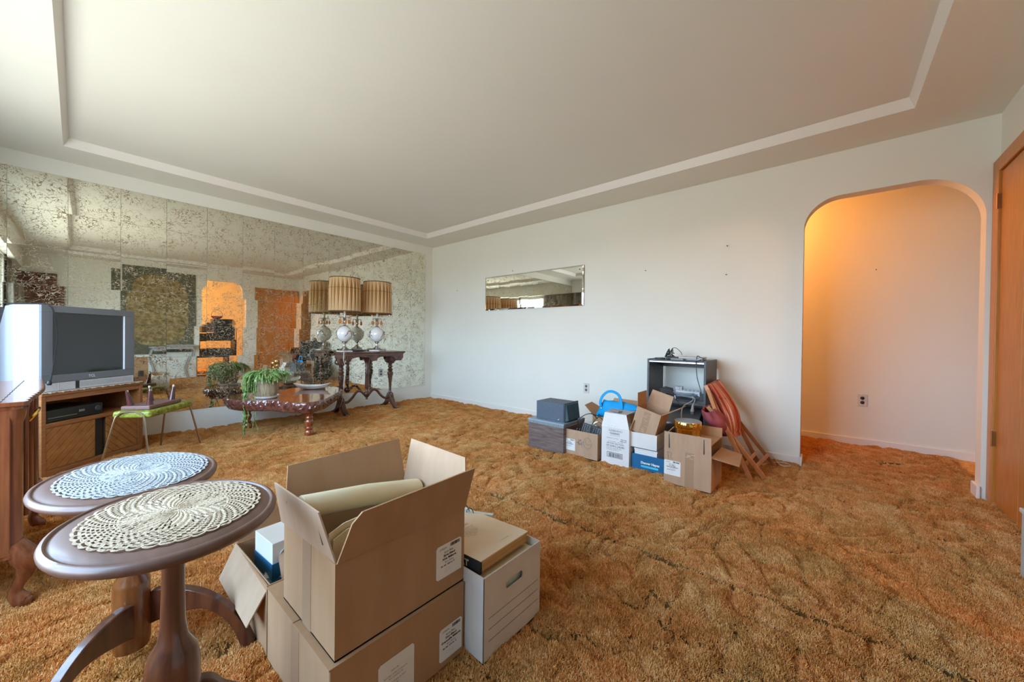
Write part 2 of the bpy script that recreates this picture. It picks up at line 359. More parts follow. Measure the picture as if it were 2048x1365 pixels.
def text_mesh(body, size, origin, right, upv, mat, parent, align='LEFT', squeeze=1, name='print', bold=0):
    cu = bpy.data.curves.new('t', 'FONT'); cu.body = body; cu.size = size; cu.align_x = align; cu.resolution_u = 2
    if bold: cu.offset = bold
    o = bpy.data.objects.new('t', cu); COL.objects.link(o)
    dg = bpy.context.evaluated_depsgraph_get(); me = bpy.data.meshes.new_from_object(o.evaluated_get(dg))
    bpy.data.objects.remove(o); bpy.data.curves.remove(cu)
    r = Vector(right).normalized(); u = Vector(upv).normalized(); n = r.cross(u)
    mt = Matrix(((r.x*squeeze, u.x, n.x, origin[0]), (r.y*squeeze, u.y, n.y, origin[1]), (r.z*squeeze, u.z, n.z, origin[2]), (0, 0, 0, 1)))
    me.transform(mt); me.materials.clear(); me.materials.append(mat); me.name = name
    ob = bpy.data.objects.new(name, me); COL.objects.link(ob); ob.parent = parent; return ob
def join_into(name, obs, parent):
    # merge several text meshes of one ink into one mesh
    bm = bmesh.new()
    for o in obs: bm.from_mesh(o.data)
    me = bpy.data.meshes.new(name); bm.to_mesh(me); bm.free(); me.materials.append(obs[0].data.materials[0])
    for o in obs: bpy.data.objects.remove(o)
    o = bpy.data.objects.new(name, me); COL.objects.link(o); o.parent = parent; return o
def print_lines(lines, origin, right, upv, parent, mat=None, name='print'):
    # lines: (text, size, x offset, y offset, align, bold)
    r = Vector(right).normalized(); u = Vector(upv).normalized(); obs = []
    for t, s_, x, y, al, bd in lines:
        obs.append(text_mesh(t, s_, Vector(origin)+r*x+u*y, r, u, mat or ink_m, None, al, 1, name, bd))
    return join_into(name, obs, parent)
def bars(n, w, h, origin, right, upv, mat, parent, seed=1, name='barcode'):
    rnd = random.Random(seed); r = Vector(right).normalized(); u = Vector(upv).normalized(); b = B(); x = 0; nn = r.cross(u)
    ws = [rnd.choice((1, 1, 2, 3)) for _ in range(2*n)]; tot = sum(ws)
    for i, q in enumerate(ws):
        ww = q*w/tot
        if i % 2 == 0:
            o = Vector(origin)+r*x; b.board([o, o+r*ww, o+r*ww+u*h, o+u*h], 0.0003)
        x += ww
    return b.obj(name, mat, parent)

# ------------------------------------------------------------------ room shell
H = 2.44
SY = -5.76
TH = 0.12
# carpet: carved shag surface as a displaced mesh
def vnoise(X, Y, s, seed):
    rs = np.random.RandomState(seed); n = 256; lat = rs.rand(n, n)
    x = X*s+37.3; y = Y*s+91.7; xi = np.floor(x).astype(int); yi = np.floor(y).astype(int); fx = x-xi; fy = y-yi
    fx = fx*fx*(3-2*fx); fy = fy*fy*(3-2*fy)
    a = lat[xi % n, yi % n]; b = lat[(xi+1) % n, yi % n]; c = lat[xi % n, (yi+1) % n]; d = lat[(xi+1) % n, (yi+1) % n]
    return (a*(1-fx)+b*fx)*(1-fy)+(c*(1-fx)+d*fx)*fy
def carpet_height(X, Y):
    dens = np.ones_like(X)
    h = 0.35*vnoise(X, Y, 2.1, 1)
    w1 = vnoise(X, Y, 3.0, 2)*0.25; w2 = vnoise(X, Y, 3.0, 3)*0.25
    for sc, am, sd in ((7.5, 1.0, 4), (15, 0.55, 5)):
        n = vnoise(X+w1, Y+w2, sc, sd); ridge = np.abs(2*n-1)
        h += am*np.minimum(ridge*2.4, 1.0)
        gate = np.clip((vnoise(X, Y, 1.6 if sc < 10 else 2.7, 30+sd)-0.36)*5, 0, 1)
        dens *= 1-gate*0.88*np.clip(1.2-ridge/(0.075 if sc < 10 else 0.085), 0, 1)
    h += 0.22*vnoise(X, Y, 42, 7)+0.12*vnoise(X, Y, 85, 8)
    h = h/2.24*0.042
    for (sx, amp) in ((-2.06, 0.026),):
        wob = 0.012*(vnoise(Y*1.0, X*0+3, 1.7, 9)-0.5)
        msk = np.clip(0.55+0.8*vnoise(Y, X*0, 3.1, 19), 0, 1)
        h -= amp*np.exp(-((X-sx-wob)/0.011)**2)*msk
        dens *= 1-np.clip(1.6*np.exp(-((X-sx-wob)/0.0125)**2)*msk, 0, 1)
        h += 0.006*np.exp(-((X-sx-wob-0.03)/0.016)**2)
    wob = 0.02*(vnoise(X, Y*0+5, 1.3, 11)-0.5)
    h -= 0.016*np.exp(-((Y+2.66-wob+0.12*(X+1.3))/0.010)**2)*np.clip(1.2*vnoise(X, Y*0, 2.3, 12), 0, 1)
    dens *= 1-np.clip(np.exp(-((Y+2.66-wob+0.12*(X+1.3))/0.012)**2)*np.clip(1.6*vnoise(X, Y*0, 2.3, 12)-0.3, 0, 1), 0, 1)
    return h-0.034, dens
def grid_mesh(name, x0, x1, y0, y1, step):
    nx = int((x1-x0)/step)+1; ny = int((y1-y0)/step)+1
    xs = np.linspace(x0, x1, nx); ys = np.linspace(y0, y1, ny); X, Y = np.meshgrid(xs, ys, indexing='ij')
    Z, DN = carpet_height(X, Y); co = np.stack([X, Y, Z], -1).reshape(-1, 3)
    i, j = np.meshgrid(np.arange(nx-1), np.arange(ny-1), indexing='ij'); a = (i*ny+j).ravel()
    F = np.stack([a, a+ny, a+ny+1, a+1], -1)
    me = bpy.data.meshes.new(name); me.vertices.add(len(co)); me.vertices.foreach_set('co', co.ravel())
    me.loops.add(F.size); me.loops.foreach_set('vertex_index', F.ravel()); me.polygons.add(len(F))
    me.polygons.foreach_set('loop_start', np.arange(0, F.size, 4)); me.polygons.foreach_set('loop_total', np.full(len(F), 4)); me.update(calc_edges=True)
    me.polygons.foreach_set('use_smooth', np.ones(len(F), bool))
    at = me.attributes.new('pile_density', 'FLOAT', 'POINT'); at.data.foreach_set('value', DN.ravel().astype(np.float32)); return me
fm = grid_mesh('floor', -4.53, 1.16, -5.78, 0.02, 0.0075); fm.materials.append(carpet_m)
floor = bpy.data.objects.new('floor', fm); COL.objects.link(floor); st(floor)
B().bx(-4.9, -9, -0.12, 1.6, 0.4, -0.04).obj('floor', trim_m, floor)
B().bx(-4.53, -8.6, -0.03, 1.16, -5.77, -0.006).obj('floor', tuft_m, floor)

def pile(host_mesh, density):
    o = bpy.data.objects.new('carpet_pile', host_mesh); COL.objects.link(o); o.parent = floor; o['kind'] = 'stuff'
    ng = bpy.data.node_groups.new('pile', 'GeometryNodeTree')
    ng.interface.new_socket('Geometry', in_out='INPUT', socket_type='NodeSocketGeometry'); ng.interface.new_socket('Geometry', in_out='OUTPUT', socket_type='NodeSocketGeometry')
    N = ng.nodes; gi = N.new('NodeGroupInput'); go = N.new('NodeGroupOutput')
    d = N.new('GeometryNodeDistributePointsOnFaces'); na = N.new('GeometryNodeInputNamedAttribute'); na.data_type = 'FLOAT'; na.inputs[0].default_value = 'pile_density'
    mu = N.new('ShaderNodeMath'); mu.operation = 'MULTIPLY'; mu.inputs[1].default_value = density; ng.links.new(na.outputs[0], mu.inputs[0]); ng.links.new(mu.outputs[0], d.inputs['Density'])
    cone = N.new('GeometryNodeMeshCone'); cone.inputs['Vertices'].default_value = 3; cone.fill_type = 'NONE'; cone.inputs['Radius Top'].default_value = 0.0007; cone.inputs['Radius Bottom'].default_value = 0.0010; cone.inputs['Depth'].default_value = 0.0125
    jn = N.new('GeometryNodeJoinGeometry'); rr = random.Random(2)
    for q in range(7):
        tr = N.new('GeometryNodeTransform'); tr.inputs['Translation'].default_value = (rr.uniform(-.0035, .0035), rr.uniform(-.0035, .0035), rr.uniform(-.002, .002)); tr.inputs['Rotation'].default_value = (rr.uniform(-.55, .55), rr.uniform(-.55, .55), rr.uniform(0, 3)); ng.links.new(cone.outputs['Mesh'], tr.inputs[0]); ng.links.new(tr.outputs[0], jn.inputs[0])
    sm = N.new('GeometryNodeSetMaterial'); sm.inputs['Material'].default_value = tuft_m
    ip = N.new('GeometryNodeInstanceOnPoints'); rv = N.new('FunctionNodeRandomValue'); rv.data_type = 'FLOAT_VECTOR'
    rv.inputs[0].default_value = (-0.6, -0.6, 0); rv.inputs[1].default_value = (0.6, 0.6, 6.28)
    rs = N.new('FunctionNodeRandomValue'); rs.data_type = 'FLOAT_VECTOR'; rs.inputs[0].default_value = (0.8, 0.8, 0.7); rs.inputs[1].default_value = (1.3, 1.3, 1.25)
    K = ng.links.new
    K(gi.outputs[0], d.inputs['Mesh']); K(jn.outputs[0], sm.inputs['Geometry']); K(d.outputs['Points'], ip.inputs['Points']); K(sm.outputs[0], ip.inputs['Instance'])
    K(rv.outputs[0], ip.inputs['Rotation']); K(rs.outputs[0], ip.inputs['Scale']); K(ip.outputs[0], go.inputs[0])
    md = o.modifiers.new('pile', 'NODES'); md.node_group = ng; return o
pile(fm, 30000)

# walls
st(B().bx(WX-0.2, 0, 0, 0.15, 0.15, H+0.35).bx(WX-0.2, 0, -0.12, 0.15, 0.15, 0).obj('wall_north', wall_m))
def arch_poly(u0, u1, top, r0, r1, n=24):  # opening outline from the floor, up and over
    p = [(u0, 0.0)]
    for i in range(n+1):
        a = PI - (PI/2)*i/n; p.append((u0+r0+r0*math.cos(a), top-r0+r0*math.sin(a)))
    for i in range(n+1):
        a = PI/2-(PI/2)*i/n; p.append((u1-r1+r1*math.cos(a), top-r1+r1*math.sin(a)))
    p.append((u1, 0.0)); return p
def wall_with_arch(name, umin, umax, ar, axis, pos, th):
    # axis 'x': wall in plane x=pos, u runs along y ; axis 'y': wall in plane y=pos, u runs along x ; ar = list of arch outlines
    b = B(); outline = [(umin, -0.1), (umin, H+0.3), (umax, H+0.3), (umax, -0.1)]
    us = sorted(ar, key=lambda a: a[0][0])
    # strips: build as quads between outline and the arch, vertical strips
    def P(u, z, d): return (pos+d, u, z) if axis == 'x' else (u, pos+d, z)
    segs = []
    cur = umin
    for a in us:
        segs.append(('s', cur, a[0][0])); cur = a[-1][0]
    segs.append(('s', cur, umax))
    for _, a0, a1 in segs:
        for d in (0, th): b.add([P(a0, -0.1, d), P(a1, -0.1, d), P(a1, H+0.3, d), P(a0, H+0.3, d)], [(0, 1, 2, 3)])
    for a in us:
        q = a[1:-1]
        for i in range(len(q)-1):
            if q[i+1][0]-q[i][0] > 1e-6:
                for d in (0, th): b.add([P(q[i][0], q[i][1], d), P(q[i+1][0], q[i+1][1], d), P(q[i+1][0], H+0.3, d), P(q[i][0], H+0.3, d)], [(0, 1, 2, 3)])
        aa = [(a[0][0], -0.1)]+q+[(a[-1][0], -0.1)]
        for i in range(len(aa)-1):
            b.add([P(*aa[i], 0), P(*aa[i+1], 0), P(*aa[i+1], th), P(*aa[i], th)], [(0, 1, 2, 3)])
    bm = bmesh.new(); me = bpy.data.meshes.new('x'); me.from_pydata(b.v, [], b.f); bm.from_mesh(me); bmesh.ops.remove_doubles(bm, verts=bm.verts, dist=1e-5); bmesh.ops.recalc_face_normals(bm, faces=bm.faces)
    me2 = bpy.data.meshes.new(name); bm.to_mesh(me2); bm.free(); me2.materials.append(wall_m)
    o = bpy.data.objects.new(name, me2); COL.objects.link(o); return st(o)
wall_with_arch('wall_east', SY-0.0, 0.0, [arch_poly(-5.708, -4.79, 2.108, 0.30, 0.22)], 'x', 0.0, 0.115)
wall_with_arch('wall_south', WX, 0.0, [arch_poly(-1.99, -1.17, 2.13, 0.20, 0.20)], 'y', SY-TH, TH)
# west wall with the picture window
WY0, WY1, WZ0, WZ1 = -4.28, -0.98, 0.46, 2.12
b = B(); x0, x1 = WX-0.14, WX
b.bx(x0, SY-0.1, -0.1, x1, WY0, H+0.3).bx(x0, WY1, -0.1, x1, 0.1, H+0.3).bx(x0, WY0, -0.1, x1, WY1, WZ0).bx(x0, WY0, WZ1, x1, WY1, H+0.3)
st(b.obj('wall_west', wall_m))
win = B(); x0, x1 = WX-0.11, WX-0.03
win.bx(x0, WY0, WZ0, x1, WY1, WZ0+0.05).bx(x0, WY0, WZ1-0.05, x1, WY1, WZ1).bx(x0, WY0, WZ0, x1, WY0+0.05, WZ1).bx(x0, WY1-0.05, WZ0, x1, WY1, WZ1)
wo = st(win.obj('window_1', trim_m))
for yy in (-3.42, -1.84): B().bx(x0, yy-0.03, WZ0, x1, yy+0.03, WZ1).obj('mullion', trim_m, wo)
for a_, b_ in ((WY0, -3.42), (-3.42, -1.84), (-1.84, WY1)): B().bx(WX-0.08, a_+0.03, WZ0+0.03, WX-0.074, b_-0.03, WZ1-0.03).obj('pane', glass_m, wo)
B().bx(WX-0.03, WY0-0.05, WZ0-0.03, WX+0.05, WY1+0.05, WZ0).obj('window_sill', trim_m, wo)
# ceiling: soffit border with a raised tray
TX0, TX1, TY0, TY1, TZ = -3.847, -0.413, -5.338, -0.413, 2.505
b = B(); e = 0.028
b.bx(WX-0.2, SY-0.2, H, TX0, 0.2, H+0.3).bx(TX1, SY-0.2, H, 0.2, 0.2, H+0.3).bx(TX0, SY-0.2, H, TX1, TY0, H+0.3).bx(TX0, TY1, H, TX1, 0.2, H+0.3)
cl = st(b.obj('ceiling', ceil_m))
B().bx(TX0-0.05, TY0-0.05, TZ, TX1+0.05, TY1+0.05, TZ+0.1).obj('raised_panel', ceil_m, cl)
b = B()   # sloped lip of the tray
o_ = [(TX0, TY0), (TX1, TY0), (TX1, TY1), (TX0, TY1)]; i_ = [(TX0+e, TY0+e), (TX1-e, TY0+e), (TX1-e, TY1-e), (TX0+e, TY1-e)]
vs = [(x, y, H) for x, y in o_]+[(x, y, TZ) for x, y in i_]
b.add(vs, [(k, (k+1) % 4, 4+(k+1) % 4, 4+k) for k in range(4)]); b.obj('tray_moulding', trim_m, cl)
# beam boxed over the window
st(B().bx(WX, SY, 2.14, WX+0.16, 0, H).obj('trim_1', wall_m))
# hall beyond the east arch
st(B().bx(1.14, -8.2, -0.1, 1.26, -3.2, H+0.3).obj('wall_hall_east', wall_m))
st(B().bx(0.115, -3.3, -0.1, 1.2, -3.2, H+0.3).obj('wall_hall_north', wall_m))
st(B().bx(0.1, -8.3, -0.1, 1.26, -8.2, H+0.3).obj('wall_hall_south', wall_m))
st(B().bx(0.0, -8.2, -0.1, 0.115, SY-TH+0.002, H+0.3).obj('wall_hall_west', wall_m))
st(B().bx(0.115, -8.3, H, 1.2, -3.2, H+0.1).obj('ceiling_hall', ceil_m))
# room beyond the south arch
st(B().bx(-3.2, -8.4, -0.1, 0.0, -8.3, H+0.3).obj('wall_back_south', wall_m))
st(B().bx(-3.3, -8.4, -0.1, -3.2, SY-TH, H+0.3).obj('wall_back_west', wall_m))
st(B().bx(-3.3, -8.4, H, 0.0, SY-TH, H+0.1).obj('ceiling_back', ceil_m))
# baseboards
def base(name, x0, y0, x1, y1): return st(B().bx(x0, y0, -0.02, x1, y1, 0.062).obj(name, trim_m, bevel=0.004))
base('baseboard_east', -0.014, -4.79, 0.0, -0.0)
base('baseboard_hall', 1.126, -8.2, 1.14, -3.3)
base('baseboard_east_end', -0.014, -4.805, 0.115, -4.79)
st(B().bx(-0.016, -5.708, -0.02, 0.12, -5.690, 0.075).obj('trim_2', trim_m, bevel=0.006))
base('baseboard_south', WX, SY, -1.99, SY+0.014)
base('baseboard_south_middle', -1.17, SY, -0.93, SY+0.014)
# closet door in the south wall, beside the east corner
dz = 2.135
d1 = st(B().bx(-0.105, SY, 0, 0.0, SY+0.030, dz).bx(-0.93, SY, 0, -0.84, SY+0.030, dz).bx(-0.84, SY, dz-0.085, -0.105, SY+0.030, dz).obj('door_1', oakframe_m, bevel=0.004))
for a_, b_ in ((-0.836, -0.4745), (-0.4705, -0.109)):
    lf = B().bx(a_, SY+0.001, 0.012, b_, SY+0.016, dz-0.09).obj('door_leaf', oak_m, d1, bevel=0.002)
for zz in (1.82, 0.36):
    B().bx(-0.110, SY+0.014, zz, -0.100, SY+0.031, zz+0.09).lathe([(0.004, 0), (0.004, 0.094)], 8, (-0.107, SY+0.032, zz-0.002)).obj('hinge', M('bronze_hinge', (0.30, 0.13, 0.04), rough=0.35, metal=0.6), d1)
    B().bx(-0.853, SY+0.014, zz, -0.833, SY+0.034, zz+0.09).obj('hinge', brasstube_m, d1)
B().lathe([(0.001, 0), (0.012, 0.004), (0.016, 0.02), (0.010, 0.03), (0.001, 0.032)], 12, (-0.80, SY+0.016, 1.02), R=Matrix.Rotation(-PI/2, 3, 'X')).obj('door_knob', brass_m, d1, smooth=True)

# ------------------------------------------------------------------ mirror tile wall
mw = tag(thing('mirror_tile_wall', 'wall covering of gold-veined antique mirror squares left of the corner', 'mirror wall', (0, 0, 0)))
xs = [-0.139]+[-0.409-0.3107*k for k in range(14)]; xs = [x for x in xs if x > WX+0.01]+[WX+0.012]
zs = [0.213]; ztop = 2.312
k = ztop-0.3155*6
zs = [0.213]+[ztop-0.3107*q for q in range(6, -1, -1)]
rnd = random.Random(11); cache = {}
for i in range(len(xs)-1):
    for j in range(len(zs)-1):
        w = xs[i]-xs[i+1]-0.0012; h = zs[j+1]-zs[j]-0.0012; key = (round(w, 3), round(h, 3))
        if key not in cache:
            bb = B(); t = 0.004; q = 0.0004; a, c = w/2, h/2
            bb.add([(-a, 0, -c), (a, 0, -c), (a, 0, c), (-a, 0, c), (-a, -t+0.0015, -c), (a, -t+0.0015, -c), (a, -t+0.0015, c), (-a, -t+0.0015, c), (-a+q, -t, -c+q), (a-q, -t, -c+q), (a-q, -t, c-q), (-a+q, -t, c-q)],
                   [(0, 3, 2, 1), (8, 9, 10, 11)]+[(0+m, (m+1) % 4, 4+(m+1) % 4, 4+m) for m in range(4)]+[(4+m, 4+(m+1) % 4, 8+(m+1) % 4, 8+m) for m in range(4)])
            o = bb.obj('mirror_tile', vein_m, mw); cache[key] = o.data
        else:
            o = bpy.data.objects.new('mirror_tile', cache[key]); COL.objects.link(o); o.parent = mw
        o.location = ((xs[i]+xs[i+1])/2, -0.0022, (zs[j]+zs[j+1])/2)
        o.rotation_euler = (math.radians(rnd.gauss(0, 0.16)), 0, math.radians(rnd.gauss(0, 0.20)))

# ------------------------------------------------------------------ wall furniture: outlets, nails, framed mirror
def outlet(name, label, pos, rz, dark):
    t = thing(name, label, 'outlet', pos, rz, 'electrical outlets')
    B().bx(-0.035, -0.006, -0.058, 0.035, 0, 0.058).obj('cover_plate', M('plate', (0.66, 0.64, 0.60), rough=0.4), t, bevel=0.003)
    for z in (-0.021, 0.021):
        B().lathe([(0.015, 0), (0.0155, 0.0015), (0.013, 0.0035)], 16, (0, -0.006, z), R=Matrix.Rotation(PI/2, 3, 'X')).obj('receptacle', dark, t, smooth=True)
    B().lathe([(0.003, 0), (0.002, 0.0015)], 8, (0, -0.006, 0), R=Matrix.Rotation(PI/2, 3, 'X')).obj('screw', chrome_m, t)
    return t
rec_m = M('brown_receptacle', (0.035, 0.02, 0.018), rough=0.4); recg_m = M('grey_receptacle', (0.10, 0.10, 0.10), rough=0.4)
outlet('wall_outlet', 'white plate with two dark sockets on the white wall above the grey box', (-0.001, -2.86, 0.428), -PI/2, recg_m)
outlet('wall_outlet', 'white plate with brown sockets low on the wall behind the arch', (1.139, -5.205, 0.43), -PI/2, rec_m)
outlet('wall_outlet', 'small grey outlet plate on the mirror squares under the carved table', (-0.905, -0.0075, 0.457), 0, recg_m)
def nail(pos, label, name='wall_nail', d=(-1, 0, 0)):
    t = B().tube([pos, Vector(pos)+Vector(d)*0.014+Vector((0, 0, 0.003))], 0.0022, 6).lathe([(0.004, 0), (0.005, 0.002), (0.001, 0.003)], 8, Vector(pos)+Vector(d)*0.014, R=Matrix.Rotation(-PI/2, 3, 'Y')).obj(name, ink_m)
    return tag(t, label, 'nail', 'nails left in the walls')
nail((0, -4.253, 1.832), 'small dark nail high on the white wall, nearest above the black shelf and arch')
nail((0, -4.249, 1.577), 'small nail just below the highest nail on the white wall')
nail((0, -3.523, 1.691), 'tiny nail on the white wall to the right of the narrow mirror')
nail((0, -0.626, 1.697), 'tiny nail on the white wall near the room corner')
nail((1.14, -5.281, 1.676), 'black nail on the hall wall seen through the arch')
nail((-0.001, -1.74, 1.88), 'tiny hook on the white wall just over the narrow mirror')
t = thing('wall_mirror', 'long narrow frameless mirror high on the white wall', 'mirror', (0, -2.03, 1.602))
B().bx(-0.018, -0.785, -0.232, -0.002, 0.785, 0.232).obj('mirror_backing', M('mirror_back', (0.25, 0.2, 0.15)), t)
bb = B(); a, c, q = 0.785, 0.232, 0.016
bb.add([(-0.019, -a, -c), (-0.019, a, -c), (-0.019, a, c), (-0.019, -a, c), (-0.0235, -a+q, -c+q), (-0.0235, a-q, -c+q), (-0.0235, a-q, c-q), (-0.0235, -a+q, c-q)],
       [(0, 4, 5, 1), (1, 5, 6, 2), (2, 6, 7, 3), (3, 7, 4, 0), (4, 7, 6, 5)]); mo = bb.obj('mirror_glass', mirror2_m, t)
for yy in (-0.735, 0.735):
    for zz in (-0.185, 0.185):
        B().lathe([(0.006, 0), (0.007, 0.003), (0.003, 0.006)], 10, (-0.0235, yy, zz), R=Matrix.Rotation(-PI/2, 3, 'Y')).obj('screw', M('clip', (0.05, 0.04, 0.03), rough=0.3), t)

# ------------------------------------------------------------------ drapes, things seen only in the mirrors
def drape(name, x0, y0, x1, y1, z0, z1, mat, label, amp=0.035, n=60, pinch=None):
    b = B(); d = Vector((x1-x0, y1-y0, 0)); ln = d.length; d.normalize(); nn = Vector((-d.y, d.x, 0))
    for k in range(9):
        z = z0+(z1-z0)*k/8
        for i in range(n+1):
            u = i/n*ln; p = Vector((x0, y0, 0))+d*u+nn*(amp*math.sin(u/ln*n/60*44)+amp*0.4*math.sin(u*31+k*0.4)); b.v.append((p.x, p.y, z))
    for k in range(8):
        for i in range(n): a = k*(n+1)+i; b.f.append((a, a+1, a+n+2, a+n+1))
    o = b.obj(name, mat, smooth=True, angle=180); s = o.modifiers.new('s', 'SOLIDIFY'); s.thickness = 0.003
    return tag(o, label, 'curtain')
drape('window_drape', WX+0.06, -0.06, WX+0.06, -0.93, 0.03, 2.14, drape_m, 'grey beige pleated drape beside the picture window, next to the mirror wall', 0.03)
drape('window_drape', WX+0.06, -4.35, WX+0.06, -4.95, 0.03, 2.14, drape_m, 'grey beige pleated drape at the other end of the picture window', 0.03)
drape('brown_drape', -4.42, SY+0.07, -3.98, SY+0.07, 0.03, 2.09, drapeb_m, 'dark brown drape on the wall behind the camera, reflected above the television', 0.02, 30)
t = thing('wall_tapestry', 'olive and dark grey woven hanging seen reflected in the mirror squares', 'tapestry', (-2.65, SY+0.006, 1.45))
B().bx(-0.555, 0, -0.88, 0.555, 0.012, 0.86).obj('border', tapb_m, t)
pts = []
for i in range(40):
    a = 2*PI*i/40; cs, sn = math.cos(a), math.sin(a); pts.append((0.43*abs(cs)**0.45*(1 if cs > 0 else -1), 0.70*abs(sn)**0.5*(1 if sn > 0 else -1)))
B().board([(x, 0.012, z) for x, z in reversed(pts)], 0.006).obj('centre_field', tapc_m, t)
t = thing('side_table', 'grey console table with curved legs seen reflected below the hanging', 'table', (-2.46, SY+0.135, 0))
gm = M('grey_painted_metal', (0.40, 0.39, 0.37), rough=0.4)
B().bx(-0.37, -0.12, 0.70, 0.37, 0.12, 0.735).obj('tabletop', gm, t, bevel=0.006)
B().bx(-0.33, -0.10, 0.64, 0.33, -0.09, 0.70).bx(-0.33, 0.09, 0.64, 0.33, 0.10, 0.70).obj('apron', gm, t)
for sx in (-1, 1):
    for sy in (-1, 1):
        B().tube(smoothpath([(sx*0.31, sy*0.09, 0.69), (sx*0.35, sy*0.10, 0.55), (sx*0.26, sy*0.08, 0.22), (sx*0.32, sy*0.09, 0.0)]), 0.014, 6).obj('leg', gm, t, smooth=True)
t = thing('shelf_stack', 'black shelving stacked with dark audio gear, seen reflected in front of the orange arch', 'shelving', (-1.64, SY-0.42, 0))
B().bx(-0.33, -0.2, 0.0, -0.30, 0.2, 0.82).obj('side_panel', black_m, t); B().bx(0.30, -0.2, 0, 0.33, 0.2, 0.82).obj('side_panel', black_m, t)
for z in (0.05, 0.42, 0.80): B().bx(-0.33, -0.2, z, 0.33, 0.2, z+0.025).obj('shelf', black_m, t)
B().bx(-0.05, -0.18, 0.83, 0.31, 0.16, 1.36).obj('speaker_box', black_m, t, bevel=0.006)
B().bx(-0.30, -0.15, 0.83, -0.06, 0.15, 0.98).obj('drawer_unit', dgrey_m, t, bevel=0.004)
B().bx(-0.26, -0.13, 1.0, -0.05, 0.13, 1.27).obj('receiver_stack', M('grey_gear', (0.14, 0.13, 0.14), rough=0.5), t, bevel=0.004)
B().bx(-0.26, -0.15, 0.45, 0.26, 0.15, 0.62).obj('amplifier', dgrey_m, t, bevel=0.004)
t = thing('wire_basket', 'round wire hoop basket on top of the reflected black stack', 'basket', (-1.60, SY-0.42, 1.362))
B().lathe([(0.06, 0), (0.10, 0.04), (0.115, 0.07), (0.11, 0.07), (0.095, 0.042), (0.055, 0.005)], 20).obj('bowl', orangewood_m, t, smooth=True)
B().tube([(0.11*math.cos(a), 0, 0.06+0.17*math.sin(a)) for a in [PI*k/14 for k in range(15)]], 0.004, 6).obj('handle', black_m, t, smooth=True)
t = thing('floor_lamp', 'brass pole lamp with beige cone shade, seen reflected beside the orange arch', 'lamp', (-1.27, SY-0.40, 0))
B().lathe([(0.11, 0), (0.115, 0.012), (0.02, 0.03), (0.011, 0.05)], 24).obj('base', brass_m, t, smooth=True)
B().tube(smoothpath([(0, 0, 0.04), (0, 0, 0.9), (0.0, 0, 1.24), (-0.02, 0, 1.29), (-0.08, 0, 1.29)]), 0.010, 8).obj('pole', brass_m, t, smooth=True)
B().lathe([(0.15, 1.22), (0.09, 1.35), (0.088, 1.35), (0.147, 1.22)], 24, (-0.10, 0, 0.02), cap=False).obj('lamp_shade', beigeshade_m, t, smooth=True)
# pale bin standing by the closet door, at the right edge of the photograph
t = thing('storage_bin', 'pale grey box by the closet door at the right edge', 'box', (-1.30, SY+0.11, 0))
B().bx(-0.15, -0.07, 0, 0.155, 0.055, 0.28).obj('body', M('bin', (0.50, 0.50, 0.46), rough=0.5), t, bevel=0.01)
B().bx(-0.155, -0.075, 0.272, 0.16, 0.06, 0.29).obj('lid', M('binlid', (0.6, 0.6, 0.56), rough=0.5), t, bevel=0.004)

# ------------------------------------------------------------------ TV console and television in the corner
CA = (-3.93, -0.957, 0); CR = math.atan2(0.475, 0.518)
t = thing('tv_console', 'oak television console with diagonal slatted doors set across the corner', 'console', CA, CR)
Wc = 0.71; D = 0.42
B().bx(0, 0, 0, 0.026, D, 0.56).obj('side_panel', console_m, t, bevel=0.002)
B().bx(Wc-0.026, 0, 0, Wc, D, 0.56).obj('side_panel', console_m, t, bevel=0.002)
B().bx(-0.004, -0.006, 0.553, Wc+0.006, D, 0.576).obj('top', console_m, t, bevel=0.004)
B().bx(0.026, 0.004, 0.515, Wc-0.026, 0.022, 0.553).obj('top_rail', console_m, t, bevel=0.002)
B().bx(0.026, 0.0, 0.335, Wc-0.026, D, 0.365).obj('shelf', console_m, t, bevel=0.002)
B().bx(0.026, D-0.012, 0.0, Wc-0.026, D-0.002, 0.553).obj('back_panel', console_m, t)
B().bx(0.026, 0.004, 0.0, Wc-0.026, 0.024, 0.045).obj('bottom_rail', console_m, t, bevel=0.002)
B().bx(0.339, 0.022, 0.045, 0.414, 0.032, 0.335).obj('centre_panel', black_m, t)
B().bx(0.668, 0.0, 0.045, Wc-0.026, 0.02, 0.335).obj('stile', console_m, t)
def slat_door(x0, x1, z0, z1, sgn):
    d = B().bx(x0, 0.010, z0, x1, 0.022, z1).obj('door', M('door_back', (0.10, 0.035, 0.012)), t)
    pitch_ = 0.047; w = pitch_-0.004
    k = -12
    while k < 26:
        c = k*pitch_*1.25
        # a strip running at 45 degrees
        if sgn > 0: poly = [(x0+c-2, z0-2), (x0+c-2+w*1.3, z0-2), (x0+c+2+w*1.3, z0+2), (x0+c+2, z0+2)]
        else: poly = [(x0+c+2, z0-2), (x0+c+2+w*1.3, z0-2), (x0+c-2+w*1.3, z0+2), (x0+c-2, z0+2)]
        for ax, v, le in ((0, x0, False), (0, x1, True), (1, z0, False), (1, z1, True)):
            if poly: poly = clipseg(poly, ax, v, le)
        if len(poly) > 2 and abs(area2(poly)) > 2e-4:
            if area2(poly) < 0: poly = poly[::-1]
            B().board([(x, 0.010, z) for x, z in poly], 0.006).obj('slat', slat_m, d, bevel=0.0015, seg=1)
        k += 1
slat_door(0.028, 0.337, 0.048, 0.333, 1)
slat_door(0.416, 0.666, 0.048, 0.333, -1)
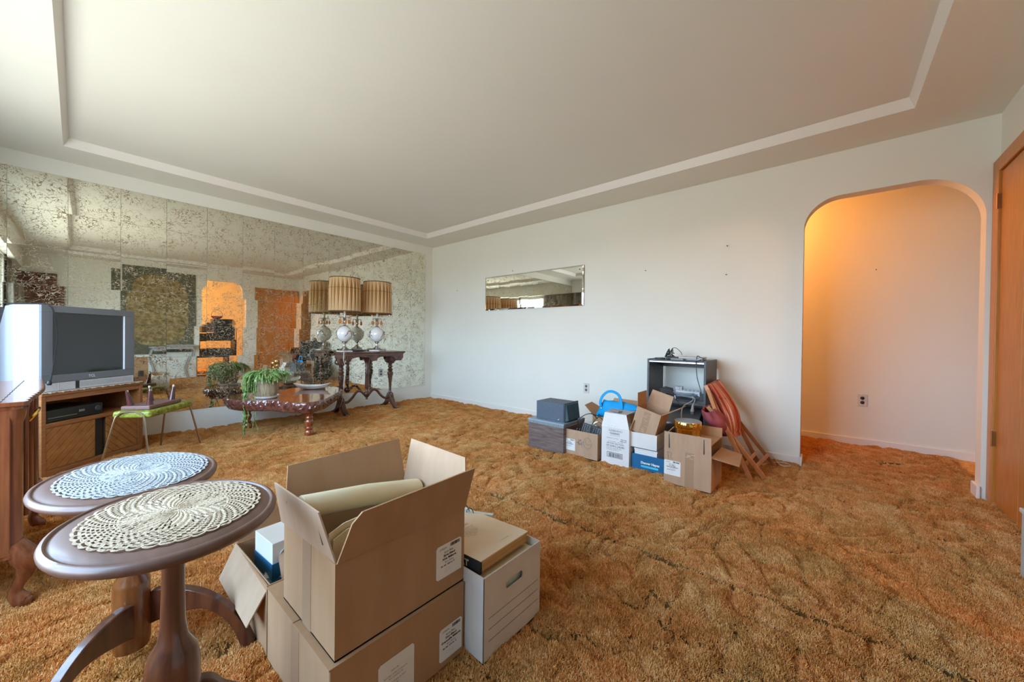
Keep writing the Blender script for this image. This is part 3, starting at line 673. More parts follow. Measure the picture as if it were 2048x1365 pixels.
# lace runner under the set
b = B(); n = 90
for r_ in range(4):
    for i in range(n+1):
        x = -0.003+0.708*i/n; wv = 0.0018*math.sin(i*1.9)+0.0020*math.sin(i*0.73)
        y, z = [(0.30, 0.5785), (0.0, 0.5785), (-0.008+wv*0.6, 0.5790+abs(wv)), (-0.0105+wv, 0.571+wv*1.5)][r_]
        b.v.append((x, y, z))
for r_ in range(3):
    for i in range(n): a = r_*(n+1)+i; b.f.append((a, a+n+1, a+n+2, a+1))
ro = b.obj('lace_runner', M('cream_lace', (0.62, 0.50, 0.38), (0.48, 0.37, 0.27), scale=90, rough=0.9), smooth=True, angle=180, loc=CA, rot=(0, 0, CR)); s_ = ro.modifiers.new('s', 'SOLIDIFY'); s_.thickness = 0.0022
tag(ro, 'cream crocheted runner with ruffled edge lying under the television', 'runner')
tv = thing('television', 'silver tube television with flat dark screen on the oak console', 'television', (CA[0], CA[1], 0.581), CR)
def fr(b, x0, x1, z0, z1, y0, y1, ix0, ix1, iz0, iz1):
    b.bx(x0, y0, z0, x1, y1, iz0).bx(x0, y0, iz1, x1, y1, z1).bx(x0, y0, iz0, ix0, y1, iz1).bx(ix1, y0, iz0, x1, y1, iz1)
b = B(); fr(b, 0, 0.635, 0.062, 0.593, 0.0, 0.016, 0.064, 0.556, 0.113, 0.546)
b.obj('bezel', bezel_m, tv, bevel=0.002)
B().bx(0.062, 0.012, 0.11, 0.558, 0.02, 0.55).obj('screen', screen_m, tv)
B().bx(0.5535, 0.001, 0.114, 0.5565, 0.012, 0.546).obj('bezel_highlight', M('highlight_pale', (0.85, 0.85, 0.88), rough=0.3), tv)  # pale strip: highlight on the right bezel edge, put in as colour
B().bx(0.0, 0.004, 0.0, 0.635, 0.05, 0.060).obj('speaker_panel', silver_m, tv, bevel=0.004)
B().bx(0.205, 0.002, 0.004, 0.228, 0.01, 0.058).obj('sensor_window', black_m, tv)
B().bx(0.100, 0.0025, 0.006, 0.1035, 0.01, 0.056).bx(0.105, 0.0032, 0.010, 0.20, 0.01, 0.052).obj('control_door', silver_m, tv)
B().bx(0.235, 0.0032, 0.014, 0.615, 0.01, 0.050).obj('speaker_cloth', M('spk', (0.42, 0.44, 0.47), (0.52, 0.54, 0.57), scale=160, rough=0.7), tv)
b = B()  # cabinet shell: straight, then tapering to the tube neck
def ring(y, x0, x1, z0, z1): return [(x0, y, z0), (x1, y, z0), (x1, y, z1), (x0, y, z1)]
R_ = [ring(0.016, 0.0, 0.635, 0.0, 0.593), ring(0.182, 0.002, 0.633, 0.0, 0.592), ring(0.31, 0.062, 0.573, 0.0, 0.585), ring(0.48, 0.16, 0.475, 0.0, 0.42)]
for q in R_: b.v += q
for j in range(3):
    for k in range(4): b.f.append((j*4+k, j*4+(k+1) % 4, j*4+4+(k+1) % 4, j*4+4+k))
b.f += [(3, 2, 1, 0), (12, 13, 14, 15)]
b.obj('housing', tvside_m, tv)
text_mesh('TCL', 0.026, (0.286, -0.0006, 0.078), (1, 0, 0), (0, 0, 1), M('logo', (0.75, 0.76, 0.80), rough=0.3), tv, name='logo', bold=0.0006)
v = thing('video_recorder', 'low black video recorder on the open shelf of the oak console', 'recorder', (CA[0], CA[1], 0.365), CR)
B().bx(0.032, 0.012, 0.006, 0.398, 0.31, 0.086).obj('case', black_m, v, bevel=0.002)
B().bx(0.045, 0.009, 0.030, 0.22, 0.013, 0.034).bx(0.235, 0.009, 0.045, 0.27, 0.013, 0.06).obj('front_trim', M('grn', (0.20, 0.22, 0.20), rough=0.4), v)
B().lathe([(0.020, 0), (0.019, 0.008)], 18, (0.362, 0.012, 0.050), R=Matrix.Rotation(PI/2, 3, 'X')).obj('jog_dial', dgrey_m, v, smooth=True)
for x_, y_ in ((0.04, 0.03), (0.36, 0.03), (0.04, 0.26), (0.36, 0.26)): B().bx(x_, y_, 0, x_+0.03, y_+0.03, 0.006).obj('foot', black_m, v)
def cw(x, y, z):  # console-local to world
    p = rotz(CR) @ Vector((x, y, 0)); return Vector((CA[0]+p.x, CA[1]+p.y, z))
cb = B().tube(smoothpath([cw(-0.02, 0.22, 1.178), cw(0.02, 0.06, 1.180), cw(0.045, -0.006, 1.168), cw(0.060, -0.018, 1.09), cw(0.072, -0.020, 0.98), cw(0.064, -0.02, 0.88), cw(0.055, -0.02, 0.80), cw(0.030, -0.03, 0.685), cw(0.018, -0.035, 0.66)]), 0.0042, 6)
cb = cb.obj('antenna_cable', black_m, smooth=True); tag(cb, 'thin black cable draped over the front left of the television', 'cable')
pl = B().lathe([(0.010, 0), (0.013, 0.012), (0.010, 0.028), (0.005, 0.034)], 10, cw(0.014, -0.035, 0.632)).obj('plug', black_m, cb)
t = thing('floor_speaker', 'tall dark speaker with mesh front behind the television', 'speaker', (-4.23, -0.17, 0))
B().bx(-0.17, -0.12, 0, 0.15, 0.14, 1.17).obj('cabinet', black_m, t, bevel=0.006)
B().bx(-0.155, -0.128, 0.05, 0.135, -0.12, 1.15).obj('grille', grill_m, t)

# ------------------------------------------------------------------ vintage cabinet at the left edge
t = thing('vintage_cabinet', 'glossy cherry cabinet on carved legs with scalloped top at the left edge', 'cabinet', (-4.14, -2.335, 0))
hx, hy = 0.235, 0.455
B().bx(-hx, -hy, 0.20, hx-0.02, hy, 0.725).obj('body', cherry_m, t, bevel=0.004)
def scallop(z0, z1, extra, zig=0.010):
    p = []
    n = 64
    for i in range(n+1):    # front edge (+x) bowing out with small scallops
        u = -1+2*i/n; y = u*(hy+extra); x = hx+extra*0.9+0.018*math.cos(u*PI/2)**2-0.004 + zig*(abs(math.sin(i*PI/4.0))-0.5)
        p.append((x, y))
    p += [(-hx, hy+extra), (-hx, -hy-extra)]
    return B().prism(p, z0, z1)
scallop(0.729, 0.745, 0.022).obj('top', cherry_m, t, bevel=0.003)
scallop(0.718, 0.729, 0.008, 0.006).obj('top_moulding', cherry_m, t)
B().tube([(0.193+0.0022*math.sin(k*2.3), -0.45+0.03*k, 0.7455) for k in range(31)], 0.0011, 4).obj('leaf_seam', ink_m, t)
for sy in (-1, 1):
    yy = sy*(hy-0.035)
    B().lathe([(0.034, 0.19), (0.036, 0.21), (0.027, 0.23), (0.026, 0.66), (0.034, 0.69), (0.036, 0.718)], 16, (hx-0.022, yy, 0)).obj('corner_post', cherry_m, t, smooth=True)
    pr = [(hx-0.02, yy, 0.23), (hx+0.012, yy+sy*0.008, 0.17), (hx+0.010, yy+sy*0.006, 0.12), (hx-0.012, yy, 0.06), (hx+0.004, yy+sy*0.004, 0.02), (hx+0.026, yy+sy*0.012, 0.012)]
    B().tube(smoothpath(pr, 5), [0.034]*3+[0.036, 0.038, 0.038, 0.036, 0.033, 0.030, 0.027, 0.024, 0.021, 0.019, 0.017, 0.017, 0.018, 0.020, 0.022, 0.024, 0.026, 0.027, 0.026, 0.024, 0.022, 0.018, 0.012], 10).obj('leg', cherry_m, t, smooth=True)
    B().tube(smoothpath([(-hx+0.03, yy, 0.22), (-hx+0.03, yy, 0.10), (-hx+0.03, yy, 0.0)], 4), 0.018, 8).obj('leg', cherry_m, t, smooth=True)
for y0 in (-0.36, -0.115, 0.13):
    B().bx(hx-0.022, y0, 0.26, hx-0.014, y0+0.225, 0.69).obj('front_panel', M('olive_speaker_cloth', (0.20, 0.17, 0.10), (0.30, 0.26, 0.17), scale=120, rough=0.9), t)
    for yy in (y0-0.008, y0+0.225): B().lathe([(0.010, 0.24), (0.012, 0.26), (0.009, 0.28), (0.009, 0.67), (0.012, 0.69), (0.010, 0.71)], 8, (hx-0.006, yy, 0)).obj('front_moulding', cherry_m, t, smooth=True)
B().tube(smoothpath([(hx+0.0, -0.10, 0.62), (hx+0.016, -0.09, 0.645), (hx+0.022, -0.05, 0.655), (hx+0.022, 0.02, 0.655), (hx+0.016, 0.06, 0.640), (hx+0.0, 0.07, 0.61)]), 0.006, 7).obj('handle', brass_m, t, smooth=True)
# apron swag
B().bx(hx-0.05, -hy+0.05, 0.175, hx-0.028, hy-0.05, 0.215).obj('apron', cherry_m, t, bevel=0.006)

# ------------------------------------------------------------------ oval pedestal tables with doilies
def oval_top(t, z, sx, sy, mat):
    th = 0.026
    pr = [(0.90, z-th), (0.965, z-th+0.002), (0.995, z-th*0.62), (1.0, z-th*0.4), (0.985, z-0.004), (0.955, z-0.0005), (0.94, z-0.0015), (0.93, z-0.0045), (0.915, z-0.0048), (0.90, z-0.0022), (0.6, z-0.002), (0.001, z-0.002)]
    return B().lathe(pr, 72, sx=sx, sy=sy).obj('tabletop', mat, t, smooth=True, angle=50)
def sabre_leg(t, ang, zt, reach, mat, r0=0.03, style=0):
    if style == 0: up_ = [(r0, zt), (r0+0.03, zt-0.01), (r0+0.05, zt-0.035), (r0+0.075, zt-0.055), (reach*0.62, zt*0.50), (reach*0.85, zt*0.20), (reach, 0.012)]
    else: up_ = [(r0, zt), (r0+0.045, zt+0.008), (reach*0.52, zt-0.01), (reach*0.74, zt-0.055), (reach*0.90, zt*0.42), (reach, 0.012)]
    lo_ = [(r0, zt-0.10), (r0+0.04, zt-0.085), (reach*0.55, zt*0.36 if style == 0 else zt-0.065), (reach*0.78, 0.06 if style == 0 else zt*0.42), (reach*0.90, 0.0)]
    P_ = smoothpath([(x, 0, z) for x, z in up_], 4)+[Vector((reach, 0, 0))]+smoothpath([(x, 0, z) for x, z in reversed(lo_)], 4)
    R = rotz(ang); w = 0.013
    pts = [R @ (p+Vector((0, w, 0))) for p in P_]
    return B().board(pts, 2*w).obj('leg', mat, t, bevel=0.004)
tn = thing('oval_table', 'oval walnut pedestal table nearest the camera with cream doily', 'table', (-3.636, -3.879, 0), 0, 'oval pedestal tables')
oval_top(tn, 0.60, 0.188, 0.213, tabletop_m)
B().lathe([(0.046, 0.10), (0.050, 0.13), (0.049, 0.20), (0.047, 0.265), (0.042, 0.295), (0.026, 0.325), (0.0215, 0.36), (0.0195, 0.45), (0.019, 0.54), (0.0185, 0.573)], 28).obj('pedestal', ped_m, tn, smooth=True)
B().bx(-0.035, -0.05, 0.562, 0.035, 0.05, 0.574).bx(-0.03, -0.10, 0.566, 0.03, 0.10, 0.574).obj('top_block', ped_m, tn, bevel=0.002)
for a in (-18, 102, 222): sabre_leg(tn, math.radians(a), 0.20, 0.27, ped_m, 0.036, 0)
tf = thing('oval_table', 'oval walnut pedestal table behind the nearest one with white doily', 'table', (-3.666, -3.383, 0), 0, 'oval pedestal tables')
oval_top(tf, 0.57, 0.198, 0.252, tabletop_m)
B().lathe([(0.040, 0.05), (0.043, 0.07), (0.043, 0.155), (0.042, 0.158), (0.042, 0.243), (0.040, 0.252), (0.021, 0.290), (0.020, 0.36), (0.024, 0.50), (0.024, 0.545)], 28).obj('pedestal', ped2_m, tf, smooth=True)
B().bx(-0.035, -0.05, 0.532, 0.035, 0.05, 0.545).obj('top_block', ped_m, tf, bevel=0.002)
for a in (-41, 79, 226): sabre_leg(tf, math.radians(a), 0.20, 0.325, ped_m, 0.036, 1)

def doily(name, sx, sy, z, mat, label, cx, cy, nr, na, style):
    # crochet: a polar lattice where some cells are left open, edge looped in scallops
    b = B(); idx = {}; ns = na//11
    def P(i, j):
        j %= na; key = (i, j)
        if key not in idx:
            r = i/nr; a = 2*PI*j/na; e = 1.0
            if r > 0.90: e = 1+(r-0.90)*10*0.035*(abs(math.sin(a*ns/2))**0.7-0.4)
            idx[key] = len(b.v)
            b.v.append((cx+sx*r*e*math.cos(a), cy+sy*r*e*math.sin(a), z+0.0006*math.sin(a*31+r*40)))
        return idx[key]
    for i in range(1, nr):
        r = i/nr
        for j in range(na):
            a = 2*PI*(j+0.5)/na; solid = True
            if r > 0.93: solid = (j % 11 in (0, 10)) or i >= nr-2 or r < 0.942
            elif r > (0.60 if style == 0 else 0.45): solid = (i % 3 == 0) or ((j+((i//3) % 2)*4) % 8 < 4)
            elif r > 0.20:
                pet = abs(math.cos(a*(4 if style == 0 else 6))); lim = (0.60 if style == 0 else 0.45)
                if r < 0.20+(lim-0.22)*pet: solid = True
                elif r > lim-0.03: solid = True
                else: solid = (j % 8 < 5) or (i % 6 == 0)
            elif r > 0.08: solid = (i % 3 != 0) or (j % 22 < 12)
            if solid: b.f.append((P(i, j), P(i+1, j), P(i+1, j+1), P(i, j+1)))
    o = b.obj(name, mat); s = o.modifiers.new('s', 'SOLIDIFY'); s.thickness = 0.0014; s.offset = 1
    return tag(o, label, 'doily')
doily('doily', 0.150, 0.168, 0.6005, lacecream_m, 'cream oval crocheted doily with scalloped edge on the nearest oval table', -3.630, -3.872, 72, 440, 0)
doily('doily', 0.162, 0.212, 0.5705, lace_m, 'white oval crocheted doily on the oval table further back', -3.655, -3.375, 72, 440, 1)

# ------------------------------------------------------------------ green stool with an upturned footstool
u51 = math.radians(51.4)
t = thing('vinyl_stool', 'green marbled vinyl stool on bent metal tube legs', 'stool', (-3.415, -1.085, 0), u51)
b = B().bx(0, 0, 0.352, 0.49, 0.25, 0.405); cu_ = b.obj('cushion', vinyl_m, t, bevel=0.020, seg=4)
B().tube([(x, y, 0.388) for x, y in [(0.006, 0.02), (0.02, 0.004), (0.47, 0.004), (0.486, 0.02), (0.486, 0.23), (0.47, 0.246), (0.02, 0.246), (0.006, 0.23)]], 0.0035, 5, closed=True).obj('piping', vinyl_m, t, smooth=True)
for x, sg in ((-0.006, -1), (0.496, 1)):
    B().tube(smoothpath([(x+sg*0.05, -0.03, 0.0), (x+sg*0.010, 0.028, 0.33), (x+sg*0.004, 0.045, 0.375), (x+sg*0.004, 0.075, 0.398), (x+sg*0.004, 0.125, 0.404), (x+sg*0.004, 0.175, 0.398), (x+sg*0.004, 0.205, 0.375), (x+sg*0.010, 0.222, 0.33), (x+sg*0.05, 0.28, 0.0)], 5), 0.0065, 8).obj('leg', brasstube_m, t, smooth=True)
t = thing('upturned_footstool', 'small brown footstool lying upside down with four tapered legs on green stool', 'footstool', (-3.415, -1.085, 0.406), u51)
b = B().bx(0.045, 0.035, 0.0, 0.40, 0.225, 0.030); b.obj('seat', brownvinyl_m, t, bevel=0.008, seg=3)
for x, y, dx, dy in ((0.085, 0.185, -0.20, 0.10), (0.10, 0.070, -0.05, -0.05), (0.30, 0.195, 0.02, 0.10), (0.345, 0.075, 0.12, -0.05)):
    d = Vector((dx, dy, 1)).normalized(); p0 = Vector((x, y, 0.029))
    lg = B().tube([p0, p0+d*0.09, p0+d*0.112], [0.021, 0.012, 0.010], 14).obj('leg', conewood_m, t, smooth=True)
    B().tube([p0+d*0.110, p0+d*0.124, p0+d*0.126], [0.0105, 0.0095, 0.006], 12).obj('ferrule', chrome_m, lg, smooth=True)

# ------------------------------------------------------------------ slab coffee table, plant, dish
t = thing('slab_coffee_table', 'varnished burl slab coffee table with lumpy live edge and turned red legs', 'coffee table', (-2.25, -0.62, 0))
ox, oy = -2.25, -0.62
out = [(-2.83, -0.40), (-2.815, -0.60), (-2.74, -0.76), (-2.665, -0.84), (-2.58, -0.93), (-2.50, -1.10), (-2.42, -1.23), (-2.32, -1.27), (-2.20, -1.20), (-2.09, -1.08), (-1.97, -0.92), (-1.84, -0.75), (-1.745, -0.58), (-1.70, -0.42), (-1.72, -0.26), (-1.82, -0.15), (-2.0, -0.11), (-2.2, -0.13), (-2.42, -0.16), (-2.62, -0.20), (-2.76, -0.28)]
Q = [Vector((x-ox, y-oy, 0)) for x, y in out]; m = len(Q); fine = []
for i in range(m):
    p0, p1, p2, p3 = Q[i-1], Q[i], Q[(i+1) % m], Q[(i+2) % m]
    for k in range(16):
        s = k/16; fine.append(0.5*((2*p1)+(p2-p0)*s+(2*p0-5*p1+4*p2-p3)*s*s+(3*p1-p0-3*p2+p3)*s**3))
n = len(fine); rnd = random.Random(5)
top = B(); top.prism([(p.x*0.985, p.y*0.985) for p in fine], 0.350, 0.3605); top.obj('tabletop', slab_m, t)
b = B(); NR = 9
for j in range(NR):
    f = j/(NR-1); z = 0.362-0.105*f
    for i, p in enumerate(fine):
        ang = math.atan2(p.y, p.x)
        lump = 0.5*math.sin(ang*23+f*3)+0.5*math.sin(ang*41-f*5)+0.45*math.sin(ang*67+f*9)+0.4*math.sin(ang*113+f*14)+rnd.uniform(-0.5, 0.5)
        knob = math.exp(-((ang-(-2.95))/0.16)**2)*0.5+math.exp(-((ang-(-1.75))/0.3)**2)*0.3
        bul = math.sin(f*PI)*0.010-0.030*f
        k = 1+(bul+0.010*lump*(0.25+math.sin(f*PI))+knob*0.03*math.sin(f*PI))/max(0.3, p.length)
        if j == 0: k = 0.987
        b.v.append((p.x*k, p.y*k, z+(0.006*lump if 0 < j < NR-1 else 0)))
for j in range(NR-1):
    for i in range(n): b.f.append((j*n+i, (j+1)*n+i, (j+1)*n+(i+1) % n, j*n+(i+1) % n))
b.f.append(tuple((NR-1)*n+i for i in reversed(range(n))))
b.obj('live_edge', bark_m, t, smooth=True, angle=70)
legprof = [(0.036, 0.0), (0.042, 0.02), (0.040, 0.055), (0.030, 0.066), (0.036, 0.074), (0.038, 0.080), (0.028, 0.090), (0.034, 0.112), (0.040, 0.135), (0.036, 0.155), (0.028, 0.168), (0.036, 0.178), (0.036, 0.186), (0.029, 0.194), (0.033, 0.206), (0.034, 0.262)]
for x, y in ((-2.292, -1.085), (-2.615, -0.335), (-2.05, -0.46)):
    B().lathe(legprof, 22, (x-ox, y-oy, 0)).obj('leg', legred_m, t, smooth=True, angle=60)
PX, PY = -2.545, -0.70
t = thing('saucer', 'white plant saucer under the wicker pot on the burl table', 'saucer', (PX, PY, 0.362))
B().lathe([(0.09, 0), (0.102, 0.008), (0.110, 0.024), (0.116, 0.026), (0.107, 0.026), (0.100, 0.010), (0.001, 0.008)], 36).obj('dish', dish_m, t, smooth=True)
t = thing('potted_plant', 'trailing green cactus plant in a wicker pot on the burl coffee table', 'plant', (PX, PY, 0.373))
B().lathe([(0.082, 0), (0.088, 0.01), (0.098, 0.06), (0.104, 0.12), (0.108, 0.22), (0.111, 0.245), (0.103, 0.245), (0.098, 0.215), (0.001, 0.21)], 40, wob=lambda a, j: 1+0.012*math.sin(a*20)).obj('pot', wicker_m, t, smooth=True)
b = B()
for k in range(6): b.tube([(( 0.0865+0.0042*k)*math.cos(a), (0.0865+0.0042*k)*math.sin(a), 0.012+0.036*k) for a in [2*PI*i/36 for i in range(36)]], 0.0035, 5, closed=True)
b.obj('weave_band', wicker_m, t, smooth=True)
rnd = random.Random(21)
def leafseg(b, p, d, w, ln):
    d = d.normalized(); s = d.cross(Vector((0, 0, 1)));
    if s.length < 0.05: s = Vector((1, 0, 0))
    s.normalize(); s = (s+Vector((rnd.uniform(-.6, .6), rnd.uniform(-.6, .6), rnd.uniform(-.4, .4)))*0.7).normalized(); nn = s.cross(d).normalized()*0.0022
    e = p+d*ln
    vs = [p-s*w*0.25, p+s*w*0.25, p+d*ln*0.45-s*w*0.62, p+d*ln*0.45+s*w*0.62, p+d*ln*0.85-s*w*0.5, p+d*ln*0.85+s*w*0.5, e]
    b.add([v+nn for v in vs]+[v-nn for v in vs], [(0, 1, 3, 2), (2, 3, 5, 4), (4, 5, 6), (8, 7, 9, 10), (10, 9, 11, 12), (12, 11, 13), (0, 2, 9, 7), (2, 4, 11, 9), (4, 6, 13, 11), (3, 1, 8, 10), (5, 3, 10, 12), (6, 5, 12, 13)])
    return e
b = B(); sb = B()
def strand(a, r0, z0, out_, drop, n_, wl=0.009, ll=0.025):
    p = Vector((r0*math.cos(a), r0*math.sin(a), z0)); d = Vector((math.cos(a)*out_, math.sin(a)*out_, 1.2-out_*0.5))
    for k in range(n_):
        d = d+Vector((rnd.uniform(-.25, .25), rnd.uniform(-.25, .25), -drop))
        if p.z < z0-0.03 and d.length > 1: d.normalize(); d = Vector((d.x*0.45, d.y*0.45, -1))
        p = leafseg(b, p, d, wl*rnd.uniform(0.8, 1.25), ll*rnd.uniform(0.8, 1.2))
for i in range(210):
    a = rnd.uniform(0, 2*PI); strand(a, rnd.uniform(0.02, 0.10), 0.225, rnd.uniform(0.3, 1.5), rnd.uniform(0.22, 0.55), rnd.randint(4, 6))
left = math.atan2(-0.05, -1)-0.9   # heavy side towards the left of the picture
for i in range(150):
    a = left+0.35+rnd.gauss(0, 0.55); strand(a, rnd.uniform(0.06, 0.11), 0.235, rnd.uniform(0.5, 1.15), rnd.uniform(0.4, 0.8), rnd.randint(5, 9))
for i in range(12):
    a = 0.25+rnd.gauss(0, 0.5); strand(a, 0.09, 0.24, rnd.uniform(0.9, 1.6), rnd.uniform(0.3, 0.5), rnd.randint(4, 7), 0.009)
fo = b.obj('foliage', leaf_m, t); fo['kind'] = 'stuff'
def trail(x, y, ztop_, zbot, w, name='trailing_stem'):
    b = B(); p = Vector((x, y, ztop_)); d = Vector((0, 0, -1))
    while p.z > zbot:
        d = Vector((rnd.uniform(-.35, .35), rnd.uniform(-.35, .35), -1)); p = leafseg(b, p, d, w*rnd.uniform(0.7, 1.3), 0.030)
    b.obj(name, leaf_m, t)
rx, ry = math.sin(yaw), -math.cos(yaw)
for off, zt_, zb, w in ((-0.115, 0.15, -0.30, 0.014), (-0.125, 0.14, -0.33, 0.013), (-0.105, 0.15, -0.26, 0.015), (-0.118, 0.10, -0.38, 0.007), (-0.095, 0.12, -0.16, 0.013), (-0.02, 0.03, -0.30, 0.006), (-0.012, 0.06, -0.285, 0.006)):
    trail(off*rx-0.155*fw.x, off*ry-0.155*fw.y, zt_, zb, w)
t = thing('leaf_dish', 'white ceramic leaf-shaped dish on the burl coffee table', 'dish', (-1.985, -0.365, 0.362), math.radians(-38))
b = B(); n = 40; rings = [(0.0, 0.006), (0.45, 0.006), (0.75, 0.014), (0.97, 0.040), (1.0, 0.042), (0.95, 0.036), (0.74, 0.009), (0.44, 0.0), (0.0, 0.0)]
for r_, z in rings:
    for i in range(n):
        a = 2*PI*i/n; el = 1+0.35*abs(math.cos(a))**6; wv = 1+0.02*math.sin(a*9); lift = 0.028*abs(math.cos(a))**4*max(0, r_-0.5)*2
        b.v.append((0.155*r_*el*math.cos(a), 0.085*r_*wv*math.sin(a), z+lift))
for j in range(len(rings)-1):
    for i in range(n): b.f.append((j*n+i, (j+1)*n+i, (j+1)*n+(i+1) % n, j*n+(i+1) % n))
b.obj('bowl', dish_m, t, smooth=True, angle=80)

# ------------------------------------------------------------------ carved library table with two lamps
t = thing('carved_table', 'dark carved library table on fluted columns against the mirror wall', 'table', (-1.265, -0.28, 0))
B().bx(-0.375, -0.200, 0.762, 0.455, 0.150, 0.785).obj('tabletop', carved_m, t, bevel=0.006)
B().bx(-0.362, -0.188, 0.748, 0.440, 0.138, 0.762).obj('top_moulding', carved_m, t, bevel=0.003)
b = B()
for y0 in (-0.176, 0.118):    # arched aprons front and back
    pts = [(-0.36, 0.748), (-0.36, 0.66)]
    for cx_, hw in ((-0.175, 0.135), (0.175, 0.135)):
        for k in range(13):
            a = PI-PI*k/12; pts.append((cx_+hw*math.cos(a), 0.672+0.050*abs(math.sin(a))**0.6))
        pts.append((cx_+hw+0.005, 0.660))
    pts += [(0.40, 0.66), (0.43, 0.70), (0.43, 0.748)]
    if area2(pts) < 0: pts = pts[::-1]
    b.board([(x, y0, z) for x, z in pts], 0.012)
b.obj('apron', carved_m, t)
b = B()
for i in range(64): b.bx(-0.37+i*0.0126, -0.194, 0.750, -0.37+i*0.0126+0.007, -0.188, 0.757)
b.obj('beading', M('beadlight', (0.30, 0.20, 0.15), rough=0.4), t)
for x in (-0.345, 0.345):
    B().bx(x-0.03, -0.17, 0.70, x+0.03, 0.118, 0.748).obj('end_rail', carved_m, t, bevel=0.004)
    # pierced scroll bracket
    b = B().bx(x-0.028, -0.030, 0.615, x+0.028, 0.030, 0.70)
    for s in (-1, 1):
        b.tube(smoothpath([(x, s*0.03, 0.64), (x, s*0.06, 0.625), (x, s*0.085, 0.645), (x, s*0.08, 0.68), (x, s*0.09, 0.70)], 5), 0.013, 7)
        b.tube(smoothpath([(x+s*0.03, 0, 0.64), (x+s*0.05, 0, 0.63), (x+s*0.075, 0, 0.65), (x+s*0.07, 0, 0.68)], 5), 0.010, 7)
    b.obj('bracket', carved_m, t, smooth=True)
    prof = [(0.030, 0.17), (0.030, 0.19), (0.020, 0.20), (0.0165, 0.24), (0.0175, 0.33), (0.030, 0.43), (0.040, 0.475), (0.036, 0.492), (0.022, 0.50), (0.034, 0.515), (0.038, 0.525), (0.026, 0.54), (0.020, 0.55), (0.030, 0.562), (0.031, 0.575), (0.020, 0.59), (0.026, 0.60), (0.028, 0.617)]
    B().lathe(prof, 32, (x, 0, 0), wob=lambda a, j: (1+0.07*math.cos(a*8)) if 4 <= j <= 6 else 1).obj('column', carved_m, t, smooth=True, angle=50)
    # spreading foot
    b = B()
    for s in (-1, 1):
        P_ = [(0, 0.215), (s*0.04, 0.19), (s*0.065, 0.13), (s*0.10, 0.07), (s*0.165, 0.025), (s*0.205, 0.022), (s*0.21, 0.0), (s*0.13, 0.0), (s*0.075, 0.045), (s*0.03, 0.075), (0, 0.085)]
        pts = [(x-0.028, y, z) for y, z in (P_ if s < 0 else P_[::-1])]
        b.board(pts, -0.056 if False else 0.056) if True else None
    f = b.obj('foot', carved_m, t, bevel=0.006)
    for s in (-1, 1): B().tube(smoothpath([(x, s*0.03, 0.19), (x, s*0.055, 0.165), (x, s*0.05, 0.14), (x, s*0.035, 0.145)], 4), 0.014, 7).obj('scroll', carved_m, t, smooth=True)
B().lathe([(0.010, 0.145), (0.018, 0.155), (0.012, 0.168), (0.030, 0.185), (0.044, 0.215), (0.040, 0.235), (0.026, 0.25), (0.018, 0.28), (0.024, 0.30), (0.026, 0.34), (0.022, 0.48), (0.028, 0.50), (0.020, 0.52), (0.027, 0.54), (0.019, 0.56), (0.026, 0.59), (0.020, 0.61), (0.032, 0.65), (0.05, 0.70)], 20).obj('centre_column', carved_m, t, smooth=True, angle=60)
for s in (-1, 1):
    B().tube(smoothpath([(s*0.03, 0, 0.21), (s*0.085, 0, 0.262), (s*0.14, 0, 0.255), (s*0.20, 0, 0.185), (s*0.26, 0, 0.138), (s*0.32, 0, 0.145)], 6), 0.017, 8).obj('stretcher', carved_m, t, smooth=True)

